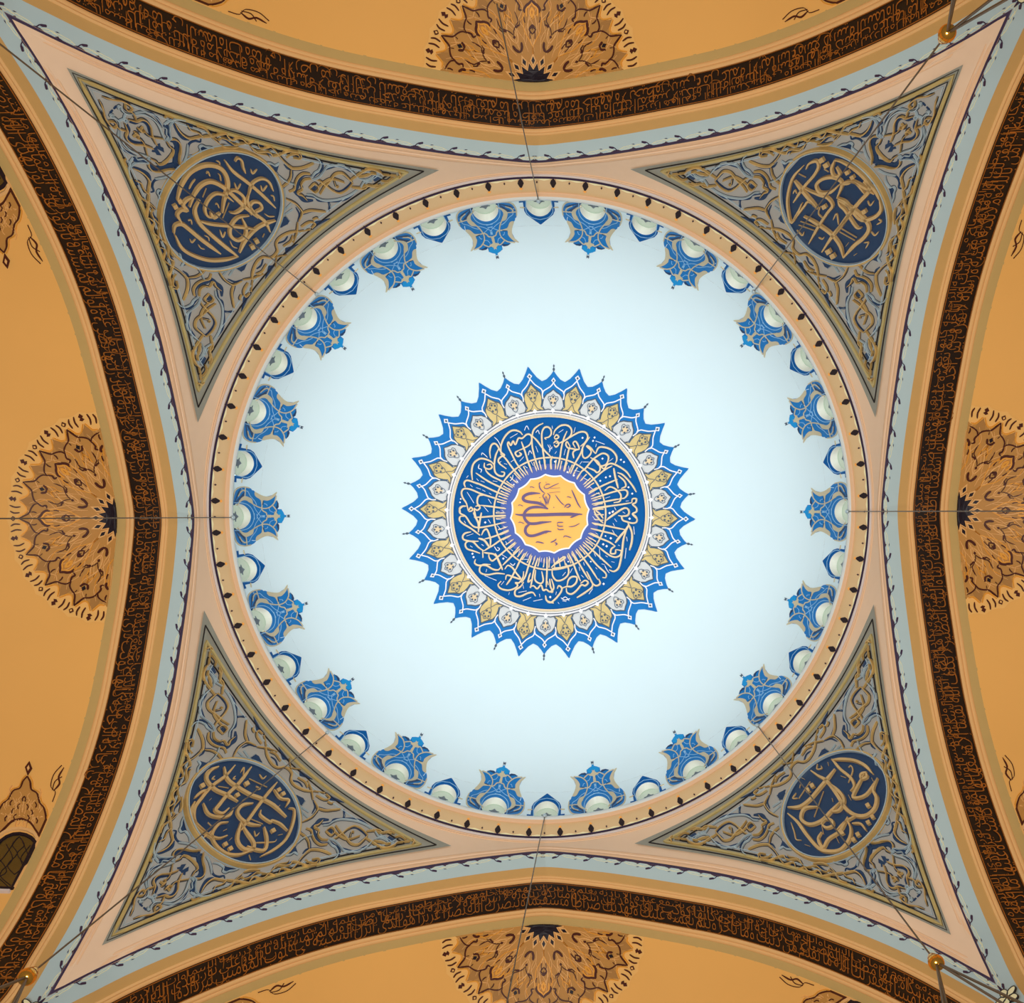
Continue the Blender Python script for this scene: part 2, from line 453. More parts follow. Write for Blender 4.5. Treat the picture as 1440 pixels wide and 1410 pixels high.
# ================================================================== SEMI-DOME VAULTS
mb = MB()
def vp(a, r):
    return (r * math.cos(a), -(A0 + DV) - r * math.sin(a), Z0 + prof(r))
rs = [0, .5, 1, 1.5, 2, 2.5, 3, 3.5, 4, 4.5, 5, 5.5, 6, 6.5, 7, 7.5, 8, 8.4, 8.8, 9.1, 9.4, 9.6, 9.8, 9.95, 10.1, 10.18, 10.25]
grid(mb, vp, [PI * i / 90 for i in range(91)], rs)
def leg(a, z): 
    r = float(np.interp(-z, -AZ, AS)); return (r * math.cos(a), -(A0 + DV) - r * math.sin(a), Z0 + z)
grid(mb, leg, [PI * i / 90 for i in range(91)], [-9.8, -10.4, -11.5, -13.5])
v0 = mb.build('ceiling', 'vault', None, True)
props(v0, 'ochre semi-dome beyond the arch at the top of the photo', kind='structure')
for k in (1, 2, 3):
    q = dup(v0); q.rotation_euler.z = k * PI / 2; q['label'] = 'ochre semi-dome beyond the arch at the %s of the photo' % SIDE[k]
#@@NEXT
# ================================================================== RIM WINDOWS
CAB = [(0, 'top'), (45, 'upper right'), (90, 'right'), (135, 'lower right'), (180, 'bottom'), (225, 'lower left'), (270, 'left'), (315, 'upper left')]
def spot(azd):                 # where on the rim, told by the cables that hang from it
    h = (azd + 90) % 360; st = 10 if (h / 10) % 2 else 0
    b = max(c for c in CAB if c[0] <= h); n = len([x for x in range(st, 360, 20) if b[0] < x <= h])
    return 'at the %s cable' % b[1] if n == 0 else '%s clockwise from the %s cable' % (['first', 'second', 'third'][n - 1], b[1])
def win_canon():
    root = empty('window_1')
    # niche (white soffit) between the opening and the glass; canonical window at azimuth 0
    RG = 9.85; GT = 2.15
    gl = []
    for (u, e) in OUT:
        a = u * .985; t = max(0, (e - 0.0) / OPE)
        gl.append((a, .47 + (GT - .47) * t ** 1.0))
    gl = []
    n = len(OUT)
    for i, (u, e) in enumerate(OUT):
        if i < 3 or i >= n - 3: z = [.47, .8, 1.15][min(i, n - 1 - i)]; a = math.copysign(2.30, u)
        else:
            th = PI - PI * (i - 2) / (n - 5.0); a = 2.30 * math.cos(th); z = 1.15 + (GT - 1.15) * math.sin(th)
        gl.append((a, z))
    mb = MB(); P = []
    for i in range(n):
        o_ = np.array(shell(OUT[i][0], OUT[i][1])); a = math.radians(gl[i][0]); g = np.array((RG * math.cos(a), RG * math.sin(a), Z0 + gl[i][1]))
        if i in (0, n - 1): o_[2] = g[2]
        P += [o_, o_ * .5 + g * .5, g]
    mb.add(P, [(i * 3 + j, (i + 1) * 3 + j, (i + 1) * 3 + j + 1, i * 3 + j + 1) for i in range(n - 1) for j in range(2)])
    mb.build('reveal', 'white', root, True)
    mb = MB(); P = [(RG * math.cos(math.radians(a)), RG * math.sin(math.radians(a)), Z0 + z) for a, z in gl]
    P2 = [((RG + .04) * math.cos(math.radians(a)), (RG + .04) * math.sin(math.radians(a)), Z0 + z) for a, z in gl]
    c = (RG, 0, Z0 + .9); mb.add([c] + P, [(0, i + 1, i + 2) for i in range(n - 1)]); mb.add([(RG + .04, 0, Z0 + .9)] + P2, [(0, i + 2, i + 1) for i in range(n - 1)])
    pane = mb.build('pane', 'glass', root)
    GS = Surf(lambda y, z: (RG - .005, y, Z0 + z), (0, 0, Z0 + 1))
    mb = MB(); GS.ribbon(mb, [(math.radians(a) * RG * .95, .5 + (z - .5) * .965) for a, z in gl[2:-2]], .03, .015, smooth=1); mb.build('bead', 'glass', root)
    mb = MB()
    GS.poly(mb, [(a * .85, 1.15 + (z - 1.15) * .85 - .12) for a, z in [(0, 1.15), (.05, 1.28), (.13, 1.36), (.11, 1.48), (.2, 1.56), (.1, 1.6), (.045, 1.72), (0, 1.84), (-.045, 1.72), (-.1, 1.6), (-.2, 1.56), (-.11, 1.48), (-.13, 1.36), (-.05, 1.28)]], .012, smooth=3)
    GS.ribbon(mb, [(-.22, .7), (-.1, 1.0), (0, 1.15), (.1, 1.0), (.22, .7)], .04, .012)
    mb.build('tulip_motif', 'motif', root)
    return root, gl
W1, GL = win_canon()
# drawing of the crown ornament, read from the photograph (one half, mirrored)
def dome_polar(ox, oy, s, az0):
    def f(x, y):
        d = ray(ox + x / s, oy + y / s); lo, hi = Z0 + ZB, Z0 + ZB + HD - .01
        g = lambda z: CP + d * ((z - CP[2]) / d[2])
        F_ = lambda z: math.hypot(g(z)[0], g(z)[1]) - RD * math.sqrt(max(0, 1 - ((z - Z0 - ZB) / HD) ** 2))
        if F_(lo) >= 0: q = g(lo); return (RD - .004, math.atan2(q[1], q[0]) - az0)
        for _ in range(40):
            m_ = (lo + hi) / 2
            if F_(m_) < 0: lo = m_
            else: hi = m_
        q = g(lo); return (min(RD - .004, math.hypot(q[0], q[1])), math.atan2(q[1], q[0]) - az0)
    return f
def P_(s): 
    v = [float(x) for x in s.replace(',', ' ').split()]; return [(v[i], v[i + 1]) for i in range(0, len(v), 2)]
CF = dome_polar(790, 275, 15.667, math.radians(-80))
CROWN = [
 ('p', 'blue_field', 'blue', .012, '445,150 300,128 150,125 80,150 25,210 5,300 15,400 60,500 110,560 165,640 190,730 190,820 150,930 75,1010 180,1005 255,1020 310,1085 400,1105 450,1085 440,1170 520,1225 570,1265 603,1298', 0),
 ('p', 'sand_leaves', 'dtan', .03, '110,555 160,550 210,580 240,630 285,700 400,738 280,745 285,830 240,910 165,985 70,1015 150,930 188,830 185,740 150,640', 2),
 ('p', 'sand_leaves', 'dtan', .03, '440,225 330,255 260,290 215,350 235,430 270,500 330,530 372,540 350,460 318,410 312,340 350,280', 2),
 ('r', 'sand_leaves', 'dtan', .034, '355,500 410,600 445,690 460,790 440,880 380,950 290,1000 150,1012', .045),
 ('r', 'sand_leaves', 'dtan', .036, '395,742 470,745 520,785 550,850 610,880 650,925', .045),
 ('r', 'sand_leaves', 'dtan', .034, '370,122 180,125 90,150 35,215 15,310 30,420', .045),
 ('r', 'sand_leaves', 'dtan', .034, '5,335 110,345 230,355', .035),
 ('r', 'sand_leaves', 'dtan', .034, '110,345 90,300 140,250 230,215', .05),
 ('r', 'sand_leaves', 'dtan', .036, '380,970 430,1020 480,1060 540,1060 600,1090', .04),
 ('p', 'sand_leaves', 'dtan', .032, '650,890 620,910 585,950 622,980 590,1022 500,1030 560,1100 625,1170', 0),
 ('p', 'bright_blue_tip', 'blue3', .02, '622,1165 560,1090 480,1100 440,1160 500,1215 560,1250 604,1300', 0),
 ('p', 'shadow_strokes', 'dnavy', .022, '60,245 160,200 320,165 420,160 300,190 150,235', 0),
 ('p', 'shadow_strokes', 'dnavy', .022, '130,335 230,270 350,185 430,170 330,240 230,330', 0),
 ('p', 'shadow_strokes', 'dnavy', .022, '280,740 400,750 360,765 290,760', 0),
 ('p', 'shadow_strokes', 'dnavy', .022, '250,1040 330,1060 420,1045 440,1070 400,1100 320,1085', 0),
 ('r', 'pale_lines', 'ltblue', .026, '375,150 372,300 400,430 480,530 590,595 722,632', .03),
 ('r', 'pale_lines', 'ltblue', .026, '100,350 110,400 200,460 250,510 320,580 400,630', .025),
 ('r', 'pale_lines', 'ltblue', .026, '400,560 500,620 590,700 660,770', .022),
 ('r', 'pale_lines', 'ltblue', .026, '480,740 540,720 590,695 640,675 705,680', .022),
 ('r', 'pale_lines', 'ltblue', .026, '440,900 500,930 530,1010', .022),
 ('r', 'pale_lines', 'ltblue', .026, '350,780 370,840 400,850', .022),
 ('p', 'pale_lines', 'ltblue', .03, '610,800 660,770 655,850', 0),
 ('p', 'grey_finial', 'motif', .02, '606,1300 596,1320 540,1340 575,1355 598,1385', 0),
]
def build_drawn(root, items, tf, axis=None, surf=DOMEP):
    """axis: mirror of a local point"""
    parts = {}
    rim = [(RD * math.cos(math.radians(e)), -math.radians(abs(u))) for u, e in OUT[:len(OUT) // 2 + 1]]
    for it in items:
        kind, nm, mt, h, pts, ex = it
        mb = parts.setdefault((nm, mt), MB()); q = [tf(*p) for p in P_(pts)]
        if nm == 'blue_field':
            rim_ = [(r - .004, a if q[0][1] < 0 else -a) for r, a in rim]
            if abs(rim_[-1][1]) > 1e-6: rim_.append((RD * math.cos(math.radians(OPE)) - .004, 0))
            q = q + [(q[-1][0], 0)] + rim_[::-1]
        for sgn in ((1, -1) if axis else (1,)):
            g = (lambda a, b: axis(a, b)) if sgn < 0 else (lambda a, b: (a, b))
            if kind == 'p': surf.poly(mb, q, h, smooth=ex, tf=g)
            else: surf.ribbon(mb, q, ex, h, tf=g)
    for (nm, mt), mb in parts.items():
        o = mb.build(nm, mt, root)
        if nm in ('pale_lines', 'shadow_strokes', 'sand_link', 'sand_leaves'): o['kind'] = 'stuff'
crown = empty('crown_ornament')
build_drawn(crown, CROWN, CF, axis=lambda r, a: (r, -a))
SF = dome_polar(640, 240, 5.875, math.radians(-90) + .0003)
small = empty('blue_surround')
SM = [
 ('p', 'blue_field', 'blue2', .012, '525,243 528,262 560,258 572,330 592,362 625,385 704,441', 0),
 ('r', 'pale_lines', 'ltblue', .022, '584,245 586,325 605,358 640,385 708,400', .03),
 ('r', 'sand_link', 'dtan', .024, '535,300 575,302', .06),
]
sroot = small
build_drawn(sroot, SM, SF, axis=lambda r, a: (r, -a))
cmb = MB(); big = empty('x')
wins = []
for k in range(NW):
    azd = k * 10 - 90; largew = (k % 2 == 1)
    q = W1 if k == 0 else dup(W1)
    q.name = 'window_%d' % (k + 1); q.rotation_euler.z = math.radians(azd)
    props(q, '%s window of the dome rim, %s' % ('crowned' if largew else 'plain blue-edged', spot(azd)), kind='structure')
    wins.append(q)
    if not largew:
        s = small if k == 0 else dup(small)
        s.name = 'blue_surround'; s.rotation_euler.z = math.radians(azd)
        props(s, 'small pointed blue surround of a plain rim window, %s' % spot(azd), 'painted ornament', 'small blue window surrounds at the dome rim')
    else:
        s = crown if k == 1 else dup(crown)
        s.name = 'crown_ornament'; s.rotation_euler.z = math.radians(azd)
        props(s, 'large blue and sand crown on the dome, %s' % spot(azd), 'painted ornament', 'arabesque crowns over every other dome window')
bpy.data.objects.remove(big)

# ================================================================== PENDENTIVE PANELS
def offa(s): return .13 + .025 * s
def loop_out(e, az):           # outer side at azimuth az in [-pi,-pi/2]; returns r
    al = abs(((az + PI / 4) % (PI / 2)) - PI / 4); r = 10.0
    for _ in range(12):
        r = (A0 - offa(r * math.sin(al)) - e) / math.cos(al)
    return r
def loop_in(e): return 10.43 + e * 1.9
def tri_pts(e, n=60):
    """closed border loop inset by e, canonical corner (-,-)"""
    lo = -PI; hi = -PI * .75
    for _ in range(50):
        mid = (lo + hi) / 2
        if loop_out(e, mid) < loop_in(e): lo = mid
        else: hi = mid
    a0 = hi; a1 = -1.5 * PI - a0
    out = [(loop_out(e, a), a) for a in np.concatenate([np.linspace(a0, -.75 * PI, n), np.linspace(-.75 * PI, a1, n)[1:]])]
    inn = [(loop_in(e), a) for a in np.linspace(a1, a0, n)][1:-1]
    return [(r * math.cos(a), r * math.sin(a)) for r, a in out + inn], a0, a1
def panel_root(): return empty('pendentive_panel')
PR_ = panel_root()
def panel_fill(e, h, name, mt):
    _, a0, a1 = tri_pts(e); mb = MB(); rows = []
    n, mm = 80, 16
    for i in range(n + 1):
        a = a0 + (a1 - a0) * i / n; ri, ro = loop_in(e), loop_out(e, a)
        for j in range(mm + 1):
            r = ri + (ro - ri) * j / mm; x, y = r * math.cos(a), r * math.sin(a)
            rows.append(PEND.p(x, y) + PEND.n(x, y) * h)
    mb.add(rows, [(i * (mm + 1) + j, (i + 1) * (mm + 1) + j, (i + 1) * (mm + 1) + j + 1, i * (mm + 1) + j + 1) for i in range(n) for j in range(mm)])
    mb.build(name, mt, PR_, True)
panel_fill(0, .035, 'grey_margin', 'greym'); panel_fill(.15, .045, 'grey_ground', 'greyp')
def border(e, wd, h, name, mt, lift=.03):
    mb = MB(); pts, a0, a1 = tri_pts(e); PEND.ribbon(mb, pts, wd, h, smooth=1, closed=True, lift=lift); mb.build(name, mt, PR_)
border(.04, .02, .04, 'dark_line', 'ink'); border(.09, .11, .05, 'gilt_border', 'gold2'); border(.145, .025, .05, 'dark_line', 'ink'); border(.185, .025, .05, 'white_line', 'silver')
P1, P2, P3, P4 = (120, 110, 7.2), (240, 150, 7.2), (380, 180, 6.0), (240, 220, 5.875)
ARAB = [
(P1, '''W 7 480,335 560,320 630,335 690,370 735,420 770,490
W 10 460,350 560,345 640,380 700,430 740,500 765,570 790,620
N 16 600,325 670,350 720,400 760,470
N 24 780,460 815,480 810,540 830,570 820,605
W 6 770,480 800,490 800,550 820,575 800,615
W 8 780,450 830,415 900,395 1000,405
W 6 810,620 850,590 840,560 835,500 840,460 880,410
N 34 850,620 890,630 915,670 905,730 900,790 895,850 930,875
G 11 840,600 890,600 935,640 945,720 930,790 940,885
G 8 800,620 840,680 870,700 860,760 820,800 765,840
G 11 415,400 450,412 500,420 550,400 600,420 640,480 650,550 680,620 700,660
N 18 432,432 490,442 540,420 590,435 625,480 640,560
G 7 570,500 600,550 660,580 770,595
G 7 560,470 540,500 548,530 575,520
G 12 510,485 535,520 552,525
Np 700,690 712,662 740,648 748,680 775,692 785,742
W 9 318,305 308,280 325,262 340,275 345,305 390,345 450,348
W 7 385,345 375,370 375,410 400,420
G 12 150,170 210,190 270,200 340,210 400,240 440,270 450,300 420,320
N 10 300,265 285,285 270,300
G 9 380,240 385,290 410,312 440,320 470,350 490,405
G 12 890,440 930,510 980,560 1040,590 1100,580 1170,560
N 18 880,430 920,520 970,590 1040,610
G 10 1020,450 1050,500 1110,520 1150,545 1170,570
Np 1010,430 1080,450 1070,510 1040,480
G 8 1170,575 1280,560 1420,530
G 8 1110,460 1200,480 1260,550 1330,600
N 14 1160,600 1150,630 1100,620 1050,640 1030,680 1020,760 1000,830
W 6 1020,650 1015,720 1000,790 970,850
W 7 1040,770 1100,760 1150,720 1140,680 1170,660 1210,675 1260,680 1320,700
Np 1150,690 1180,670 1230,685 1300,700 1200,725 1160,740
G 6 780,380 800,360 840,370 870,380'''),
(P2, '''G 9 270,175 330,200 380,260 420,300 480,350
G 9 300,285 400,265 540,240
G 12 540,240 570,280 610,310 650,295 700,290 740,320 770,350
N 12 460,330 490,310 540,320 580,350 640,380 700,365
G 9 470,315 500,292 550,302 590,330 640,360 700,347 770,342
Np 590,255 650,265 690,280 640,300 610,300
G 18 500,370 560,388 620,388 670,380
G 9 770,350 810,390 840,430 900,450 960,460 990,490
G 8 770,345 840,320
G 13 810,385 870,430 950,425 1000,440 1020,470 1070,465 1130,440 1200,420 1280,430
N 10 830,405 880,445 950,440 990,460 1020,485
Np 880,345 990,365 930,385 890,385
G 9 870,345 890,390 920,395 1000,375
G 9 1000,375 1060,430 1110,500 1170,560 1220,590
G 14 1170,570 1220,600 1300,600 1370,580 1440,545
N 14 1140,570 1190,615 1300,622 1380,600
G 11 1300,440 1315,480 1290,500 1230,490
G 10 1160,490 1200,460 1270,450 1300,480
Np 1290,450 1420,465 1340,490 1310,510 1270,500
G 9 1210,610 1205,690 1170,750 1120,790
N 11 1228,620 1222,700 1182,760 1132,810
W 7 950,545 1010,555 1050,575 1090,550
Np 960,555 1030,580 1090,570 1070,640 1090,670 1040,630'''),
(P3, '''N 24 340,385 280,380 230,430 220,490 190,525
N 24 190,520 240,560 280,600 355,600
G 9 330,368 270,366 225,400 203,450 193,500 148,520
G 9 335,408 280,418 252,460 262,500 217,532 262,552 300,590
W 7 340,400 370,360 400,340 420,290 410,250 370,220
N 12 360,400 390,370 430,340 440,300 420,260
W 6 350,420 400,400 440,350 450,330
W 9 450,335 480,305 550,290 620,300 680,340 720,380
N 13 450,342 500,322 560,307 620,322 680,357
W 8 300,545 350,550 390,575 450,595 540,590 620,570 680,540 730,500
N 11 290,562 370,572 400,602 480,607 560,607 640,587 700,542
N 14 480,600 495,640 490,690
W 6 490,620 502,660
G 11 690,440 650,400 600,360 540,370 500,420 450,480 410,540
G 11 690,440 640,500 580,530 520,510 480,480 430,440 380,410
N 14 600,372 640,402 680,442 640,490 590,522 540,517
G 7 400,480 460,430 520,410 620,440
G 6 530,420 550,480 570,470
Np 340,490 370,465 385,490 370,515
G 8 320,490 370,450 400,490 370,525 320,490
G 11 670,420 740,370 800,330 860,325 920,345 950,370
G 11 680,480 780,490 820,465 880,475 930,460
G 10 740,390 800,380 850,360 890,365
G 9 740,490 800,460 850,470 900,450
Np 840,410 870,380 940,405 880,440 860,420
W 7 740,400 800,420 850,400 880,370 940,400
W 6 750,490 790,430 850,430
G 7 950,370 1060,380
G 7 930,420 980,430 1030,390
G 15 1080,350 1100,380 1080,400
G 10 120,580 200,620 240,660 260,700 230,770
N 11 210,660 240,720 225,780
G 11 260,700 330,680 400,685 460,690
N 11 270,717 340,692 400,692
G 10 250,820 320,780 370,790 340,830
Np 370,780 500,755 400,810 350,850
G 8 350,760 380,745 400,750
G 7 230,860 330,840
Np 100,740 150,780 90,830 80,800
W 5 120,730 160,780
W 6 60,380 120,430 200,460
W 6 110,680 170,620'''),
(P4, '''G 13 1040,600 960,620 890,660 860,710 870,770 830,820
G 9 1000,640 980,690 920,730
N 9 960,650 930,690 870,710
Np 940,750 1050,715 940,800
G 7 1040,530 1030,620 1000,700
G 7 830,820 950,800
Np 920,490 950,490 975,520 960,550 900,580
W 5 1000,420 930,470'''),
]
gm, nm_, wm = MB(), MB(), MB()
def pinv(ox, oy, s): return lambda x, y: tuple(on_height(ox + x / s, oy + y / s, pendz, Z0 - 3)[:2])
for (ox, oy, s), txt in ARAB:
    tf = pinv(ox, oy, s)
    for ln in txt.split('\n'):
        tk = ln.split(' ', 1); kind = tk[0]
        if kind == 'Np': pts = [tf(*p) for p in P_(tk[1])]; w_ = 0
        else:
            ws, rest = tk[1].split(' ', 1); pts = [tf(*p) for p in P_(rest)]; w_ = float(ws) / s / 45.0 * (1.5 if kind == 'N' else .98)
        for mir in (0, 1):
            q = [(b, a) for a, b in pts] if mir else pts
            one = MB()
            if kind == 'Np': PEND.poly(one, q, .065, skirt=True); one.build('navy_leaf', 'navy', PR_)
            else:
                nn_, mt_, h = {'G': ('gilt_scroll', 'gold', .11), 'N': ('navy_scroll', 'navy', .05), 'W': ('silver_scroll', 'silver', .10)}[kind]
                PEND.ribbon(one, q, w_, h, taper=.45, lift=.025); sc_ = one.build(nn_, mt_, PR_)
                if kind != 'N':
                    sh_ = MB(); PEND.ribbon(sh_, q, w_ + (.075 if kind == 'G' else .05), .03, taper=.5, lift=.02); sh_.build('outline_shadow', 'shade', sc_)  # wider dark strip paints the outline and shadow beside each scroll
panels = [PR_]
for k in (1, 2, 3):
    q = dup(PR_); q.rotation_euler.z = k * PI / 2; panels.append(q)
for k, q in enumerate(panels):
    props(q, 'triangular grey panel of gilt and navy arabesque on the %s pendentive' % CORNER[k], 'ornamental panel', 'arabesque panels on the four pendentives')

# ================================================================== ROUNDELS
DIA = 'D'
ROUND = [
 ('upper left', (-1, -1), (228, 398, 208, 380.6), (80, 80, 3.9167), '''25 668,790 690,715 740,640 820,603 890,610 930,645 947,700 940,745 925,800 915,862
20 930,575 975,635 1060,700 1130,760 1208,835
13 985,580 1000,562 1022,575 1030,610 1042,645
24 735,830 760,765 800,712 850,692 905,712 960,755 1040,830 1110,890
20 760,772 722,790 700,820 722,850 690,848 668,875 690,915
24 648,975 655,935 690,925 725,948 800,1010 905,1088
20 655,985 695,1060 765,1102 850,1125 940,1120 1002,1102
24 790,790 765,850 790,920 850,980 920,1040 1002,1104
18 782,905 850,925 950,935 1040,945 1092,952
16 872,890 835,882 820,840 840,790 880,758 932,768 975,800
18 940,745 990,742 1035,780 1032,830 990,862 955,860
15 1060,765 1082,702 1130,675 1172,692 1195,742
20 1060,765 1055,805 1090,862 1150,910 1178,968
16 1090,862 1068,835 1085,805 1120,808 1133,838 1100,858 1070,872
22 1010,1082 1040,1020 1090,962 1140,928 1208,905
20 1062,878 1000,890 962,940 962,990 1002,1015 1042,990 1045,940 1020,885
20 905,862 870,890 850,860
8 955,810 920,895
8 735,735 750,705 770,680
8 830,650 840,640 850,665
8 885,580 900,585 905,600
9 1075,625 1085,650 1110,625
9 985,700 1000,735 1020,705
9 1130,715 1140,745 1165,715
8 1185,770 1200,775 1205,800
9 905,960 920,1000 935,970
7 960,1020 975,1050 1000,1060
7 730,910 745,905 750,930
7 740,1010 750,1030 770,1010
7 785,1040 800,1060 820,1065
7 820,990 840,1000 845,1020
7 880,820 890,815 900,840
7 1140,1000 1150,980
7 1150,870 1175,885 1205,885
7 895,650 905,660 910,690
7 810,780 830,730
D 15 680,798
D 15 655,828
D 15 1103,1018
D 15 1080,1050'''),
 ('upper right', (1, -1), None, (1060, 80, 3.9167), '''18 285,622 300,592 340,578 352,610 325,660 272,720 215,805
17 268,605 210,672 182,780 188,870 205,916 238,862 262,810
26 220,685 280,762 350,842
14 350,842 300,800 270,832 207,914
24 440,572 482,583 560,630 620,690 632,740 580,800 520,872 470,942 430,990 372,1078
18 442,572 424,622 440,662 470,652 450,610
20 455,782 482,700 432,668 372,678 340,712 362,752 420,748 470,705
18 470,705 515,700 540,690 600,720 660,760
22 690,790 695,850 655,890 590,902 540,855 500,802 460,782
24 460,790 540,840 610,902 630,952 600,1002 550,1042 490,1110
22 490,1108 470,1042 422,980 342,922 272,882
20 560,830 502,902 442,980
18 300,1032 350,942 402,862 430,822 402,780 360,765 310,745 270,722
20 600,690 660,735 690,792
18 460,788 470,820 500,850 560,940 590,945
14 480,700 520,690 560,700 610,760
8 250,912 335,942
8 240,932 325,962
8 475,952 560,1002
8 465,970 550,1018
8 360,830 350,870 380,900
9 430,905 450,870 460,930
8 600,1030 625,1030 610,1060
8 620,800 635,825 655,800
8 680,900 695,915 670,930
8 640,970 660,990 680,970
8 350,1000 370,1010 380,1000
8 500,1050 515,1030
8 210,760 220,740 230,760
8 545,1100 560,1090
8 380,625 405,640
8 230,960 260,990 270,970
8 240,650 280,670
D 17 370,572
D 17 395,600
D 14 512,640
D 14 540,666
D 15 385,828
D 15 605,855
D 17 408,1075
D 17 432,1100'''),
 ('lower left', (-1, 1), None, (130, 1000, 4.147), '''22 835,310 782,370 700,432 640,502 600,562 602,640 660,702 735,735 790,720
26 772,320 792,390 860,442 930,482 985,502 1060,542 1135,612
24 930,320 860,412 790,482 742,542 722,572 762,590 800,560
24 740,318 692,340 670,390 720,450 790,482 852,522
22 1080,410 1020,482 960,562 905,640 870,690
20 650,532 680,592 740,612 802,602 825,560
22 600,522 580,580 602,642 662,702 710,745
20 795,642 742,652 702,712 722,772 782,822 852,832 925,812
22 940,532 880,542 850,582 872,622 922,652 985,662
24 870,640 850,740 880,792 935,802 945,762 905,702 872,650
22 1005,670 1022,742 1010,802 960,802 905,782
19 1150,560 1182,572 1172,652 1132,742 1062,802 985,842
17 985,572 985,602 1042,642 1050,632 1100,652 1142,692
15 1062,452 1102,502 1150,512 1132,552
18 600,500 640,465 680,455
14 660,380 672,350 700,330
8 920,385 1025,435
9 980,360 1000,385 1020,370
8 720,370 705,385 722,390
8 840,370 828,385 842,388
9 870,350 890,320 885,370
8 740,430 800,440
8 960,430 985,445 960,450
8 900,500 880,515
8 690,510 700,500
8 1100,540 1090,550
9 930,620 1000,650
8 950,690 960,720 980,700
8 940,760 1060,755 1080,740
8 790,680 770,690
8 820,730 805,745
8 680,640 700,660
8 920,830 930,860
9 640,740 690,700 760,640
8 1090,715 1115,710
D 16 645,430
D 16 903,418
D 15 848,485
D 14 1090,455
D 14 1115,478
D 15 1057,692
D 15 778,772
D 15 808,797'''),
 ('lower right', (1, 1), None, (1060, 1000, 4.147), '''22 450,280 502,275 580,282 645,312 690,360
20 452,275 500,332 560,382 582,430 560,462
20 655,350 622,362 625,388 655,378 650,352
20 640,362 602,432 575,498 650,482 715,392
26 718,385 692,452 712,500 700,560 652,602 592,602 532,562 482,482 422,402 372,372 330,342
26 470,332 422,392 372,452 320,512 262,552 195,556
22 432,412 502,472 522,522 492,572 445,582
24 370,552 292,562 272,622 322,655 392,632 452,572 505,520
24 195,592 252,642 302,712 372,792 432,812 502,802 552,742 562,682 542,630
22 392,700 372,740 400,790 432,740 500,692 545,612
20 390,655 412,625 450,632 455,662 420,675 392,655
16 480,690 530,640 600,600
15 570,650 620,652 652,692
8 255,502 322,402
8 400,460 345,610
8 365,300 362,330 390,325 385,310
8 425,290 430,310
8 545,320 560,310 570,340 545,410
8 270,380 290,390
8 240,470 220,500 250,500
8 265,420 260,440
8 500,370 530,380
9 545,480 560,510
8 450,500 455,520
8 210,640 230,700 240,740 270,745
8 610,600 640,610
8 430,590 440,600
8 390,660 400,710
8 470,720 490,760
8 290,770 320,780
8 680,380 690,400
D 15 338,430
D 15 312,457
D 15 663,545
D 14 690,612
D 14 665,645
D 15 605,715
D 15 580,745
D 14 512,705'''),
]
RCEN = {'upper left': (314.5, 298, (232.5, 396.6, 217, 378.5)), 'upper right': (1172, 294.5, (1100, 1243.6, 218, 371)),
        'lower left': (344.7, 1140, (269, 420, 1068, 1212)), 'lower right': (1173.3, 1129.7, (1102.3, 1244, 1058.7, 1200.6))}
